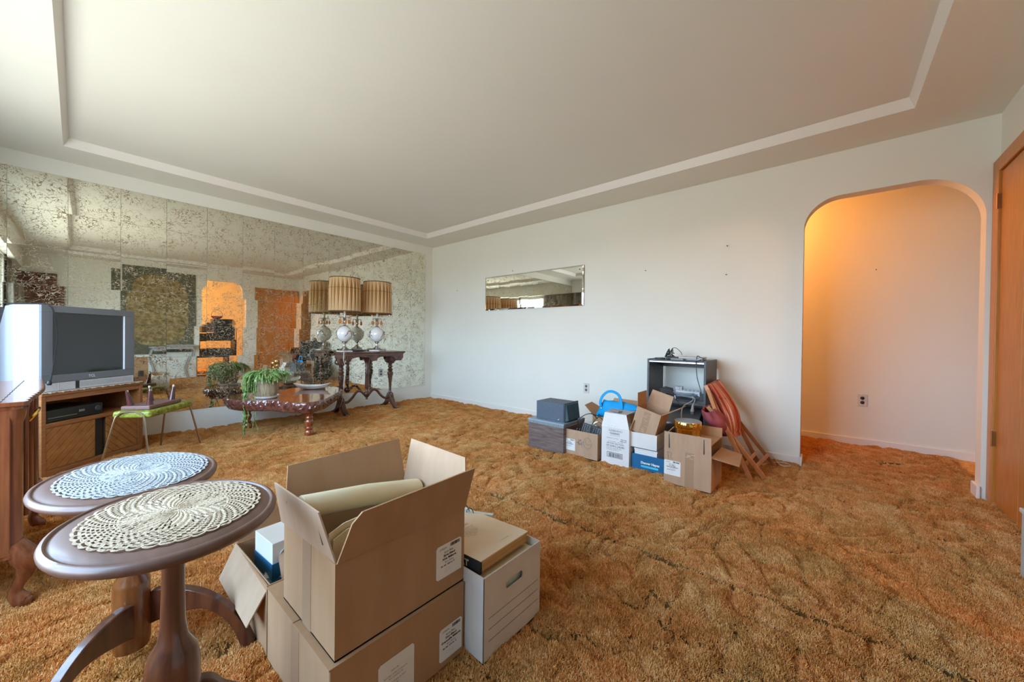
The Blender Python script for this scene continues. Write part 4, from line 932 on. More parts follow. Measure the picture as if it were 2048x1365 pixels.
def table_lamp(x, y, z, label, first=None):
    t = thing('table_lamp', label, 'lamp', (x, y, z), 0, 'amber shade table lamps')
    B().bx(-0.072, -0.072, 0, 0.072, 0.072, 0.016).obj('plinth', M('marble', (0.68, 0.64, 0.62), (0.75, 0.72, 0.70), scale=9, rough=0.2), t, bevel=0.003)
    B().lathe([(0.066, 0.016), (0.068, 0.024), (0.052, 0.034), (0.030, 0.050), (0.018, 0.075), (0.014, 0.100), (0.020, 0.112), (0.030, 0.118), (0.034, 0.124), (0.022, 0.128)], 24, wob=lambda a, j: 1+(0.06*math.cos(a*8) if j < 4 else 0)).obj('base', pewter_m, t, smooth=True)
    g = B().lathe([(0.020, 0.126), (0.040, 0.134), (0.066, 0.152), (0.085, 0.180), (0.094, 0.218), (0.093, 0.245), (0.084, 0.275), (0.064, 0.300), (0.040, 0.318), (0.022, 0.325)], 32).obj('globe', globe_m, t, smooth=True, angle=80)
    rnd = random.Random(3); b = B()   # painted sprigs on the globe
    for k in range(5):
        a0 = k*2*PI/5+0.5
        pts = []
        for q in range(7):
            a = a0+0.09*q*(1 if k % 2 else -1); zz = 0.185+0.014*q+0.006*math.sin(q*1.7); rr = 0.0940*math.sqrt(max(0.05, 1-((zz-0.230)/0.103)**2))+0.0012
            pts.append((rr*math.cos(a), rr*math.sin(a), zz))
        b.tube(pts, 0.0018, 5)
        for p in pts[1:]:
            v = Vector(p); d = Vector((rnd.uniform(-1, 1), rnd.uniform(-1, 1), rnd.uniform(-1, 1))).normalized()*0.012; b.tube([v, v+d*0.5, v+d], [0.0015, 0.005, 0.001], 5)
    b.obj('painted_sprig', motif_m, g)['kind'] = 'stuff'
    B().lathe([(0.030, 0.323), (0.036, 0.328), (0.016, 0.336), (0.012, 0.350), (0.018, 0.362), (0.012, 0.376), (0.014, 0.40), (0.022, 0.412), (0.026, 0.44), (0.014, 0.447)], 18).obj('neck', pewter_m, t, smooth=True)
    B().lathe([(0.014, 0.445), (0.014, 0.52)], 12).obj('socket_tube', M('candle', (0.75, 0.72, 0.65), rough=0.5), t, smooth=True)
    for k in range(6):
        a = k*PI/3+0.3; c, s = math.cos(a), math.sin(a)
        ar = B().tube(smoothpath([(0.010*c, 0.010*s, 0.410), (0.030*c, 0.030*s, 0.438), (0.055*c, 0.055*s, 0.436), (0.064*c, 0.064*s, 0.416)], 4), 0.0028, 6).obj('arm', pewter_m, t, smooth=True)
        B().lathe([(0.001, 0.352), (0.009, 0.362), (0.012, 0.376), (0.008, 0.398), (0.001, 0.416)], 8, (0.064*c, 0.064*s, 0)).obj('crystal_drop', amber_m, ar)
    z0, z1, rb, rtp = 0.508, 0.925, 0.182, 0.171
    def R(z): return rb+(rtp-rb)*(z-z0)/(z1-z0)
    sh = B().lathe([(R(z0)-0.006, z0+0.004), (R(z1)-0.006, z1-0.004)], 48, cap=False).obj('lamp_shade', shadein_m, t, smooth=True)
    N = 22; b = B(); zm = z0+0.69*(z1-z0)
    for k in range(N):    # bow-tie pleats pinched by a thread two thirds up
        a = 2*PI*k/N
        rows = []
        for f in [i/10 for i in range(11)]:
            z = z0+(z1-z0)*f; pin = min(1, abs(z-zm)/((zm-z0) if z < zm else (z1-zm))); hw = 0.009+0.0165*pin**1.0
            out_ = 0.008+0.006*(1-pin)
            rows.append((z, hw, out_))
        kk = len(b.v)
        for z, hw, o_ in rows:
            for q, bul in ((-1, 0.0), (-0.5, 0.7), (0, 1.0), (0.5, 0.7), (1, 0.0)):
                r = R(z)+o_*bul*0.8+0.001; aa = a+q*hw/R(z); b.v.append((r*math.cos(aa), r*math.sin(aa), z))
        for i in range(10):
            for q in range(4): c_ = kk+i*5+q; b.f.append((c_, c_+1, c_+6, c_+5))
    b.obj('pleats', shade_m, sh, smooth=True, angle=70)
    b = B()
    for z, r in ((z0, R(z0)+0.004), (z1, R(z1)+0.004)):
        b.tube([(r*math.cos(q), r*math.sin(q), z) for q in [2*PI*i/48 for i in range(48)]], 0.006, 6, closed=True)
    for i in range(48):
        q = 2*PI*i/48; b.tube([(R(z0)*1.02*math.cos(q), R(z0)*1.02*math.sin(q), z0-0.002), (R(z0)*1.02*math.cos(q), R(z0)*1.02*math.sin(q), z0-0.016)], [0.005, 0.002], 5)
    b.obj('braid_trim', shadetrim_m, sh, smooth=True)
    b = B(); r = R(zm)+0.014; b.tube([(r*math.cos(q), r*math.sin(q), zm) for q in [2*PI*i/48 for i in range(48)]], 0.0016, 5, closed=True); b.obj('thread', shadetrim_m, sh)
    return t
l1 = table_lamp(-1.580, -0.305, 0.786, 'table lamp with pleated amber shade on the left of the carved table')
l2 = copy_tree(l1); l2.location = (-1.128, -0.285, 0.786); l2.rotation_euler = (0, 0, 0.55); l2['label'] = 'table lamp with pleated amber shade on the right of the carved table'
o = B().bx(-0.11, -0.03, 0, 0.10, 0.03, 0.012).bx(-0.11, -0.03, 0.012, -0.03, 0.03, 0.018).obj('remote_control', dgrey_m, loc=(-1.33, -0.20, 0.787), rot=(0, 0, 0.5), bevel=0.003); tag(o, 'dark grey remote lying on the carved table between the lamps', 'remote')
o = B().bx(-0.05, -0.035, 0, 0.05, 0.035, 0.022).obj('trinket_box', silver_m, loc=(-0.98, -0.16, 0.787), rot=(0, 0, 0.3), bevel=0.008); tag(o, 'small pale silver box behind the right lamp on the carved table', 'box')
o = B().tube(smoothpath([(-1.62, -0.36, 0.79), (-1.66, -0.46, 0.797), (-1.678, -0.495, 0.77), (-1.682, -0.50, 0.70), (-1.66, -0.49, 0.62), (-1.66, -0.47, 0.45), (-1.655, -0.44, 0.25), (-1.64, -0.33, 0.10), (-1.55, -0.10, 0.01)], 6), 0.0035, 6).obj('lamp_cord', cablewhite_m, smooth=True); tag(o, 'white cord hanging off the left end of the carved table', 'cord')
o = B().tube(smoothpath([(-1.45, -0.30, 0.008), (-1.30, -0.42, 0.008), (-1.22, -0.33, 0.008), (-1.15, -0.40, 0.010), (-1.08, -0.30, 0.008), (-1.02, -0.10, 0.01)], 8), 0.003, 6).obj('lamp_cord', cablewhite_m, smooth=True); tag(o, 'white cord lying loose on the carpet beneath the carved table', 'cord')

# ------------------------------------------------------------------ foreground cardboard boxes
T = 0.004
def open_box(t, x0, x1, y0, y1, h, mat, inner=None, name='carton', z=0, floor_=True):
    b = B().bx(x0, y0, z, x1, y0+T, z+h).bx(x0, y1-T, z, x1, y1, z+h).bx(x0, y0+T, z, x0+T, y1-T, z+h).bx(x1-T, y0+T, z, x1, y1-T, z+h).bx(x0, y0, z, x1, y1, z+T)
    return b.obj(name, mat, t)
def ship_label(parent, origin, right, upv, w, h, lines, mat=None, bar=True, seed=3, mark=True):
    r = Vector(right).normalized(); u = Vector(upv).normalized(); o = Vector(origin); n = r.cross(u)
    c = 0.006 if w > 0.05 else 0.003
    pts = [o+r*c, o+r*w, o+r*w+u*(h-c), o+r*(w-c)+u*h, o+r*c+u*h, o+u*(h-c), o+u*c]
    lb = B().board(pts, 0.0004).obj('paper_label', paper_m, parent)
    o2 = o+n*0.0009
    print_lines([(a, s, x*w, y*h, al, bd) for a, s, x, y, al, bd in lines], o2, r, u, lb)
    if bar: bars(14, w*0.38, h*0.10, o2+r*w*0.55+u*h*0.86, r, u, ink_m, lb, seed)
    return lb
# lower closed carton
t = thing('cardboard_box', 'low brown carton at the bottom of the foreground stack, front face with two labels', 'box', (-3.19, -3.885, 0))
B().bx(-0.205, -0.215, 0, 0.21, 0.215, 0.217).obj('carton', card_m, t, bevel=0.004)
B().bx(-0.207, -0.217, 0.2165, 0.207, -0.002, 0.2205).obj('top_flap', card_m, t); B().bx(-0.207, 0.002, 0.2165, 0.207, 0.215, 0.2205).obj('top_flap', card_m, t)
B().bx(-0.2056, -0.035, 0.0, -0.2048, 0.020, 0.215).obj('packing_tape', tape_m, t)
lab = lambda a, b_: [('2100234', 0.0075, 0.12, 0.86, 'LEFT', 0), ('Spirit Bear', 0.0085, 0.48, 0.735, 'CENTER', 0), (a, 0.0095, 0.50, 0.63, 'CENTER', 0.0003), (b_, 0.0095, 0.50, 0.53, 'CENTER', 0.0003), ('42 x 70.9 g', 0.0075, 0.50, 0.43, 'CENTER', 0), ('BB / MA  2020 AL 14', 0.006, 0.44, 0.345, 'CENTER', 0.0002), ('- - - - - - - - - -', 0.0045, 0.46, 0.24, 'CENTER', 0), ('= - = - = - = -', 0.0045, 0.46, 0.17, 'CENTER', 0)]
ship_label(t, (0.113, -0.2158, 0.022), (1, 0, 0), (0, 0, 1), 0.088, 0.098, lab('Frog Blend', 'Grenouille Mélange'))
ship_label(t, (-0.083, -0.2158, 0.030), (1, 0, 0), (0, 0, 1), 0.108, 0.114, [('Packed By', 0.0055, 0.45, 0.70, 'CENTER', 0), ('Spirit Bear Coffee Company Inc.', 0.0055, 0.48, 0.60, 'CENTER', 0), ('Port Coquitlam, BC', 0.0055, 0.48, 0.53, 'CENTER', 0), ('Certified Organic by PACS', 0.0055, 0.48, 0.42, 'CENTER', 0), ('16-290', 0.0055, 0.48, 0.34, 'CENTER', 0)], bar=False)
# open carton behind it with a bent-out flap
t = thing('cardboard_box', 'brown open carton behind the foreground stack, white-lit flap bent outward', 'box', (-3.19, -3.485, 0))
open_box(t, -0.205, 0.19, -0.18, 0.17, 0.220, card_m)
B().board([(-0.200, -0.176, 0.222), (-0.250, -0.165, 0.110), (-0.262, 0.150, 0.128), (-0.200, 0.166, 0.222)], 0.004).obj('flap', card2_m, t)
B().board([(-0.20, 0.168, 0.222), (-0.17, 0.200, 0.30), (0.17, 0.200, 0.30), (0.188, 0.168, 0.222)], 0.004).obj('flap', card_m, t)
B().board([(0.188, -0.17, 0.222), (0.188, 0.165, 0.222), (0.24, 0.15, 0.30), (0.24, -0.155, 0.30)], 0.004).obj('flap', card_m, t)
print_lines([('COFFEE CAFE', 0.013, 0, 0, 'LEFT', 0)], (-0.2060, 0.03, 0.045), (0, -1, 0), (0, 0, 1), t, greyink_m)
t2 = thing('carton_pack', 'white and blue carton standing inside the rear open cardboard box', 'pack', (-3.290, -3.450, 0.10), math.radians(4))
B().bx(-0.055, -0.075, 0, 0.055, 0.075, 0.175).obj('pack', paper_m, t2, bevel=0.002)
B().bx(-0.0565, -0.0765, 0.0, 0.0565, 0.0765, 0.105).obj('blue_panel', bookblue_m, t2)
B().bx(0.010, -0.0768, 0.115, 0.020, -0.074, 0.160).bx(0.028, -0.0768, 0.115, 0.038, -0.074, 0.160).obj('blue_stripe', bookblue_m, t2)
B().tube([(-0.01+0.022*math.cos(a), -0.0765, 0.125+0.022*math.sin(a)) for a in [0.6+5.0*i/20 for i in range(21)]], 0.0022, 4).obj('ring_print', M('ringp', (0.55, 0.55, 0.5)), t2)
t2 = thing('carton_pack', 'flat blue and white packet lying inside the rear open cardboard box', 'pack', (-3.29, -3.50, 0.13), math.radians(-38))
B().bx(-0.06, -0.085, 0, 0.06, 0.085, 0.035, R=Matrix.Rotation(0.35, 3, 'X')).obj('pack', bookblue_m, t2, bevel=0.002)
B().bx(-0.056, -0.03, 0.0352, 0.056, 0.08, 0.0362, R=Matrix.Rotation(0.35, 3, 'X')).obj('white_panel', paper_m, t2)
t2 = B().bx(-0.17, -0.15, 0, 0.15, 0.15, 0.12).obj('paper_bundle', cardin_m, loc=(-3.19, -3.485, 0.006)); tag(t2, 'brown paper bundle at the bottom of the rear open box', 'paper')
t2 = B().board([(0, 0, 0), (0.11, -0.03, 0.02), (0.13, 0.12, 0.12), (0.02, 0.14, 0.11)], 0.004).obj('cardboard_sheet', card2_m, loc=(-3.335, -3.62, 0.155)); tag(t2, 'loose piece of pale cardboard sticking up in the rear open box', 'cardboard')
# upper open carton
t = thing('cardboard_box', 'large brown open carton on top of the foreground stack, four raised flaps', 'box', (-3.175, -3.93, 0.2215))
x0, x1, y0, y1, h = -0.205, 0.200, -0.162, 0.168, 0.232
open_box(t, x0, x1, y0, y1, h, card_m)
B().board([(x0+0.004, y0, h), (x1-0.002, y0, h), (x1+0.008, y0-0.035, h+0.130), (x0+0.050, y0-0.028, h+0.118), (x0+0.028, y0-0.020, h+0.095)], 0.004).obj('flap', card_m, t)
B().board([(x1-0.002, y1, h), (x0+0.004, y1, h), (x0+0.02, y1+0.040, h+0.142), (x1-0.014, y1+0.012, h+0.156)], 0.004).obj('flap', card_m, t)
B().board([(x1, y0+0.004, h), (x1, y1-0.004, h), (x1+0.004, y1-0.020, h+0.158), (x1+0.036, y0+0.030, h+0.142)], 0.004).obj('flap', card2_m, t)
fl = B().board([(x0, y1-0.004, h), (x0, y0+0.004, h), (x0-0.012, y0+0.045, h+0.118), (x0-0.034, y1-0.018, h+0.120)], 0.004).obj('flap', card2_m, t)
B().board([(x0-0.0062, y0+0.055, h+0.030), (x0-0.0050, y0+0.052, h+0.030), (x0-0.0150, y0+0.068, h+0.095), (x0-0.0162, y0+0.071, h+0.095)], 0.0012).board([(x0-0.0075, y1-0.08, h+0.03), (x0-0.0062, y1-0.083, h+0.03), (x0-0.0215, y1-0.088, h+0.085), (x0-0.0228, y1-0.085, h+0.085)], 0.0012).obj('hand_slot', ink_m, fl)
B().bx(x0-0.0007, -0.025, 0.0, x0, 0.030, h-0.001).obj('packing_tape', tape_m, t)
ship_label(t, (0.090, y0-0.0005, 0.045), (1, 0, 0), (0, 0, 1), 0.098, 0.100, lab('Eagle Blend', 'Aigle Mélange'))
# its contents
ct = B().tube([(-3.386, -3.90, 0.532), (-3.19, -3.89, 0.502), (-2.995, -3.86, 0.452)], [0.030, 0.032, 0.035], 20).obj('paper_roll', cream_m, smooth=True); tag(ct, 'cream rolled sheet leaning in the upper open carton', 'paper roll')
t2 = thing('file_folders', 'cream folders standing in the upper open carton', 'folders', (-3.235, -4.0, 0.226), 0.12)
for k, (dy, hh, w) in enumerate(((0.0, 0.258, 0.13), (0.010, 0.272, 0.135), (0.018, 0.25, 0.12))): B().board([(-w, dy-0.02, 0), (w*0.9, dy-0.02, 0), (w*0.9, dy-0.02, hh), (w*0.2, dy-0.02, hh+0.004), (w*0.18, dy-0.02, hh+0.012), (-w*0.7, dy-0.02, hh+0.012), (-w, dy-0.02, hh)], 0.003).obj('folder', cream_m, t2)
t2 = thing('paperback_book', 'dark paperbacks lying at the bottom of the upper open carton', 'books', (-3.17, -3.87, 0.226), 0.1)
B().bx(-0.16, -0.07, 0, 0.15, 0.10, 0.13).obj('dark_cover', M('dk', (0.05, 0.04, 0.045), rough=0.4), t2, bevel=0.003)
B().bx(-0.155, -0.06, 0.131, 0.02, 0.02, 0.15).obj('grey_cover', M('dk2', (0.25, 0.22, 0.22), rough=0.4), t2, bevel=0.003)
t2 = B().bx(-0.08, -0.035, 0, 0.05, 0.03, 0.19).obj('carton_divider', card_m, loc=(-3.285, -4.035, 0.226)); tag(t2, 'narrow cardboard piece at the near corner of the upper open carton', 'cardboard')
# file box
t = thing('file_box', 'white cardboard file box with hand hole, full of paper, beside the brown stack', 'file box', (-2.834, -3.98, 0))
x0, x1, y0, y1, h = -0.142, 0.144, -0.203, 0.205, 0.262
hole = []
b = B()
# front wall with the oval hand hole: built as strips around it
hx0, hx1, hz0, hz1 = -0.040, 0.045, 0.178, 0.206
b.bx(x0, y0, 0, x1, y0+T, hz0).bx(x0, y0, hz1, x1, y0+T, h).bx(x0, y0, hz0, hx0, y0+T, hz1).bx(hx1, y0, hz0, x1, y0+T, hz1)
b.bx(x0, y1-T, 0, x1, y1, h).bx(x0, y0+T, 0, x0+T, y1-T, h).bx(x1-T, y0+T, 0, x1, y1-T, h).bx(x0, y0, 0, x1, y1, T)
fb = b.obj('carton', fcard_m, t)
r = (hz1-hz0)/2
b = B()
for cx_, s in ((hx0, 1), (hx1, -1)):   # rounded ends of the hole
    for k in range(8):
        a0, a1 = -PI/2+PI*k/8, -PI/2+PI*(k+1)/8
        c_ = cx_+s*r
        p = [(cx_-s*0.001, y0, (hz0+hz1)/2+r*math.sin(a0)), (c_-s*r*math.cos(a0), y0, (hz0+hz1)/2+r*math.sin(a0)), (c_-s*r*math.cos(a1), y0, (hz0+hz1)/2+r*math.sin(a1)), (cx_-s*0.001, y0, (hz0+hz1)/2+r*math.sin(a1))]
        b.add(p, [(0, 1, 2, 3)])
b.obj('hole_rim', fcard_m, t)
B().bx(x0+0.02, y0+0.012, 0.15, x1-0.02, y0+0.016, 0.225).obj('plastic_bag', M('greenish_film', (0.36, 0.40, 0.33), (0.55, 0.58, 0.50), scale=60, rough=0.3, stretch=(1, 1, 0.2)), t)
b = B()
for k, z in enumerate((0.128, 0.094, 0.058)): b.bx(x0+0.022, y0-0.0004, z, x1-0.012, y0+0.0002, z+0.0012)
b.bx(x0-0.0004, y0-0.0004, 0.0, x0+0.0016, y0+0.0016, h).obj('printed_line', ink_m, t)
b = B().bx(x0+0.01, y0+0.02, 0.008, x1-0.01, y1-0.02, 0.235)
tt = b.obj('paper_stack', cream_m, loc=(-2.834, -3.98, 0)); tag(tt, 'block of old papers filling the white file box', 'papers')
t = thing('thick_book', 'thick yellowed book with black spine lying on top of the file box', 'book', (-2.833, -4.000, 0.247), math.radians(2))
Rb = Matrix.Rotation(math.radians(-1.5), 3, 'X') @ Matrix.Rotation(math.radians(1), 3, 'Y')
pg_m = M('yellow_page_edges', (0.50, 0.24, 0.065), (0.70, 0.42, 0.16), scale=5, rough=0.8, stretch=(1, 1, 90))
cv_m = M('yellowed_cover', (0.78, 0.58, 0.36), (0.82, 0.66, 0.50), scale=5, rough=0.5)
c0 = (0, 0, 0.0)
B().bx(-0.122, -0.140, 0.0, 0.118, 0.145, 0.036, R=Rb, c=c0).obj('pages', pg_m, t)
B().bx(-0.128, -0.144, 0.036, 0.122, 0.150, 0.0385, R=Rb, c=c0).obj('cover', cv_m, t)
B().bx(-0.130, -0.144, -0.002, -0.122, 0.150, 0.038, R=Rb, c=c0).obj('spine', M('blackspine', (0.02, 0.02, 0.022), rough=0.4), t)
def rb(x, y, z): return Rb @ Vector((x, y, z))
text_mesh('OAT', 0.030, rb(-0.1305, -0.030, 0.006), Rb @ Vector((0, -1, 0)), Rb @ Vector((0, 0, 1)), paper_m, t, name='spine_title', bold=0.001)
print_lines([('Contents', 0.016, 0.115, 0.20, 'CENTER', 0)]+[(s_, 0.007, 0.10, 0.180-0.010*k, 'CENTER', 0) for k, s_ in enumerate(('The growing tree  -  pages of notes', 'Figures and tables for the reader', 'A list of chapters and their parts', 'Some remarks upon the winter', 'The orchard and the mill', 'An index of places', 'Notes'))]+[('Second printing', 0.006, 0.15, 0.025, 'CENTER', 0)], rb(-0.12, -0.135, 0.0393), Rb @ Vector((1, 0, 0)), Rb @ Vector((0, 1, 0)), t, greyink_m)
t = thing('clipboard', 'pale clipboard with metal clip at the back of the file box', 'clipboard', (-2.735, -3.86, 0.27), math.radians(-62))
B().bx(-0.12, -0.008, -0.03, 0.10, 0.010, 0.012).obj('board', M('palegreen', (0.62, 0.66, 0.58), rough=0.4), t, bevel=0.002)
B().tube([(-0.02+0.018*math.cos(a), 0.0, 0.012+0.022*math.sin(a)) for a in [PI*i/12 for i in range(13)]], 0.0018, 6).tube([(0.005+0.014*math.cos(a), -0.01, 0.012+0.018*math.sin(a)) for a in [PI*i/12 for i in range(13)]], 0.0016, 6).obj('clip', black_m, t, smooth=True)
t = thing('binder', 'brown edged binder wedged in the far corner of the file box', 'binder', (-2.93, -3.81, 0.245), 0)
B().bx(-0.04, -0.02, 0, 0.12, -0.006, 0.03).bx(-0.04, 0.0, 0, 0.115, 0.014, 0.022).obj('cover', cardin_m, t, bevel=0.002)

# ------------------------------------------------------------------ clutter along the east wall (fronts face -x)
ED = (0, -1, 0); UZ = (0, 0, 1)     # "right" along the fronts as seen from the room, and up
t = thing('record_cabinet', 'low walnut-grain cabinet with grey top under the slate box', 'cabinet', (-0.90, -3.07, 0))
B().bx(-0.19, -0.185, 0, 0.16, 0.19, 0.225).obj('body', walnut_m, t, bevel=0.003)
B().bx(-0.192, -0.187, 0.225, 0.162, 0.192, 0.245).obj('speckled_band', M('speckled', (0.12, 0.14, 0.15), (0.30, 0.34, 0.36), scale=140, rough=0.6), t)
B().bx(-0.195, -0.19, 0.245, 0.165, 0.195, 0.262).obj('top', lid_m, t, bevel=0.003)
t = thing('slate_box', 'slate grey vinyl speaker box with angled grille on the walnut cabinet', 'speaker', (-0.935, -3.085, 0.262))
B().bx(-0.105, -0.135, 0.0, 0.115, 0.155, 0.158).obj('cabinet', greyap_m, t, bevel=0.004)
B().bx(-0.108, -0.150, 0.0, 0.118, -0.137, 0.165).obj('front_frame', dgrey_m, t, bevel=0.002)
b = B(); pts = [(-0.10, -0.150, 0.155), (-0.10, -0.150, 0.004), (-0.085, -0.176, 0.012), (-0.085, -0.160, 0.150)]
b.add([(-0.10, -0.150, 0.004), (0.112, -0.150, 0.004), (0.112, -0.150, 0.160), (-0.10, -0.150, 0.160), (-0.088, -0.178, 0.018), (0.10, -0.178, 0.018), (0.10, -0.160, 0.150), (-0.088, -0.160, 0.150)],
      [(0, 1, 5, 4), (1, 2, 6, 5), (2, 3, 7, 6), (3, 0, 4, 7), (4, 5, 6, 7)]); b.obj('grille', teal_m, t)
B().lathe([(0.007, 0), (0.006, 0.001)], 12, (-0.1055, -0.085, 0.018), R=Matrix.Rotation(-PI/2, 3, 'Y') @ Matrix.Rotation(0.5, 3, 'Z'), sx=0.5, sy=1.4).obj('badge', silver_m, t)
# carton with wires and typewriter-like machine
t = thing('cardboard_box', 'small brown carton of wires right of the walnut cabinet, marker scribble on front', 'box', (-0.90, -3.392, 0))
open_box(t, -0.145, 0.14, -0.158, 0.158, 0.217, card2_m)
B().board([(-0.14, 0.158, 0.214), (-0.155, 0.150, 0.224), (0.0, 0.112, 0.238), (0.02, 0.150, 0.218)], 0.003).obj('flap', cardin_m, t)
ship_label(t, (-0.1455, 0.157, 0.042), ED, UZ, 0.108, 0.096, lab('Frog Blend', 'Grenouille Mélange'), seed=5)
b = B(); zz = 0.10; X_ = -0.1462
rnd = random.Random(9)
def sk(pts, r=0.0009): b.tube([(X_, -p[0], p[1]) for p in pts], r, 4)
for k in range(9):
    a = rnd.uniform(0, 6.28); c = (-0.002+rnd.uniform(-.022, .022), 0.125+rnd.uniform(-.02, .02)); l = rnd.uniform(0.015, 0.03); sk([(c[0]-l*math.cos(a), c[1]-l*math.sin(a)), (c[0]+0.003, c[1]+0.003), (c[0]+l*math.cos(a), c[1]+l*math.sin(a))])
sk([(0.068+0.035*math.cos(a), 0.128+0.045*math.sin(a)) for a in [0.4+6.0*i/24 for i in range(25)]]); sk([(0.052, 0.155), (0.054, 0.115), (0.085, 0.120)])
b.obj('marker_scribble', greyink_m, t)
t = thing('cable_machine', 'dark keyed machine with round dial sticking out of the carton of wires', 'machine', (-0.90, -3.42, 0.06), 0)
Rm = Matrix.Rotation(0.35, 3, 'Y') @ Matrix.Rotation(0.15, 3, 'X')
B().bx(-0.10, -0.10, 0.0, 0.10, 0.09, 0.14, R=Rm, c=(0.02, 0, 0.03)).obj('body', dgrey_m, t, bevel=0.008)
B().lathe([(0.025, 0), (0.025, 0.010), (0.018, 0.012)], 20, Rm @ Vector((-0.03, 0.0, 0.142))+Vector((0.02, 0, 0.03)), R=Rm).obj('dial', M('dial', (0.25, 0.25, 0.26), rough=0.3), t, smooth=True)
b = B()
for k in range(9): b.bx(-0.106, -0.095+0.021*k, 0.03, -0.10, -0.083+0.021*k, 0.125, R=Rm, c=(0.02, 0, 0.03))
b.obj('key_row', black_m, t)
b = B()
for k in range(7):
    y = 0.075-0.024*k; b.tube([(-0.125, y, 0.150), (-0.130, y-0.004, 0.166), (-0.122, y-0.006, 0.174)], 0.003, 5)
b.obj('comb', M('greycomb', (0.16, 0.16, 0.17), rough=0.4), t)
for pts, r, m_, lb_ in (([(-0.92, -3.32, 0.20), (-0.93, -3.30, 0.27), (-0.92, -3.36, 0.33), (-0.90, -3.42, 0.345), (-0.86, -3.45, 0.30)], 0.004, black_m, 'black wire arching out of the carton of wires'),
                        ([(-0.98, -3.45, 0.20), (-0.99, -3.47, 0.26), (-0.98, -3.50, 0.30), (-0.96, -3.54, 0.29), (-0.94, -3.53, 0.22)], 0.0035, chrome_m, 'shiny grey wire at the right side of the carton of wires'),
                        ([(-0.97, -3.44, 0.22), (-0.95, -3.46, 0.29), (-0.93, -3.50, 0.335), (-0.89, -3.52, 0.30)], 0.003, black_m, 'thin dark wire behind the shiny one in the carton of wires')):
    o = B().tube(smoothpath(pts, 7), r, 6).obj('loose_wire', m_, smooth=True); tag(o, lb_, 'wire')
# wine carton
t = thing('wine_box', 'tall white wine carton with peaked top flap and barcode', 'box', (-0.90, -3.695, 0))
a0, a1 = 0.117, -0.113   # local y of its left and right edges
B().bx(-0.132, a1, 0, 0.12, a0, 0.290).obj('carton', wcard_m, t, bevel=0.002)
B().board([(-0.132, a0, 0.290), (-0.132, a1, 0.290), (-0.090, a1+0.042, 0.395), (-0.090, a0-0.006, 0.395)], 0.004).obj('front_flap', wcard_m, t)
B().board([(-0.090, a0-0.006, 0.395), (-0.090, a1+0.042, 0.395), (0.06, a1+0.03, 0.402), (0.06, a0-0.01, 0.402)], 0.004).obj('top_flap', M('greyflap', (0.50, 0.49, 0.48), rough=0.7), t)
B().board([(-0.128, a1+0.002, 0.288), (0.116, a1+0.002, 0.288), (0.08, a1-0.022, 0.365), (-0.10, a1-0.018, 0.37)], 0.003).obj('side_flap', cardin_m, t)
B().board([(0.116, a0, 0.288), (0.116, a1, 0.288), (0.10, a1, 0.38), (0.10, a0, 0.38)], 0.003).obj('back_flap', cardin_m, t)
o0 = (-0.1326, a0, 0)
ln = []
cm = lambda s, sz, x, z, b_=0, al='CENTER': ln.append((s, sz, x, z, al, b_))
cm('GABBIANO', 0.023, 0.118, 0.262); cm('CHIANTI', 0.021, 0.112, 0.240, 0.0006); cm('DENOMINAZIONE DI ORIGINE', 0.006, 0.115, 0.229)
cm('PRODUCT OF ITALY', 0.011, 0.095, 0.205); cm('06648 12/05', 0.010, 0.185, 0.205, 0.0004); cm('08598 12/05', 0.010, 0.183, 0.192, 0.0004); cm('12 X 750 ML   12% VOL', 0.0125, 0.120, 0.178)
cm('RED WINE / VINO ROSSO', 0.0125, 0.118, 0.164, 0.0003); cm("05'2041L24340", 0.024, 0.118, 0.140, 0.0002); cm('TREASURY WINE ESTATES', 0.011, 0.105, 0.126); cm('MELBOURNE, AUSTRALIA', 0.009, 0.095, 0.115)
print_lines(ln, o0, ED, UZ, t, greyink_m)
bars(26, 0.108, 0.030, Vector(o0)+Vector((0, -0.062, 0.062)), ED, UZ, greyink_m, t, 8)
b = B(); q = lambda y, z: (-0.1334, a0-y, z)
for y0, z0, y1, z1 in ((0.050, 0.058, 0.178, 0.0605), (0.050, 0.0955, 0.178, 0.098), (0.050, 0.058, 0.0525, 0.098), (0.1755, 0.058, 0.178, 0.098)): b.board([q(y0, z0), q(y1, z0), q(y1, z1), q(y0, z1)], 0.0004)
b.obj('barcode_frame', ink_m, t)
b = B()
for y in (0.062, 0.084, 0.112, 0.137): b.tube([(-0.1335+0.003, a0-y, 0.300), (-0.1335+0.018, a0-y-0.001, 0.335)], [0.0026, 0.0006], 4)
b.obj('bottle_print', greyink_m, t)
o = B().bx(-0.055, -0.018, 0, 0.055, 0.018, 0.014).bx(-0.057, -0.019, 0.002, -0.045, 0.019, 0.015).obj('battery_pack', M('bp', (0.30, 0.24, 0.24), rough=0.4), loc=(-0.945, -3.655, 0.4045), rot=(0, 0, 1.1), bevel=0.003); tag(o, 'small brown and white battery pack lying on the wine carton', 'battery')
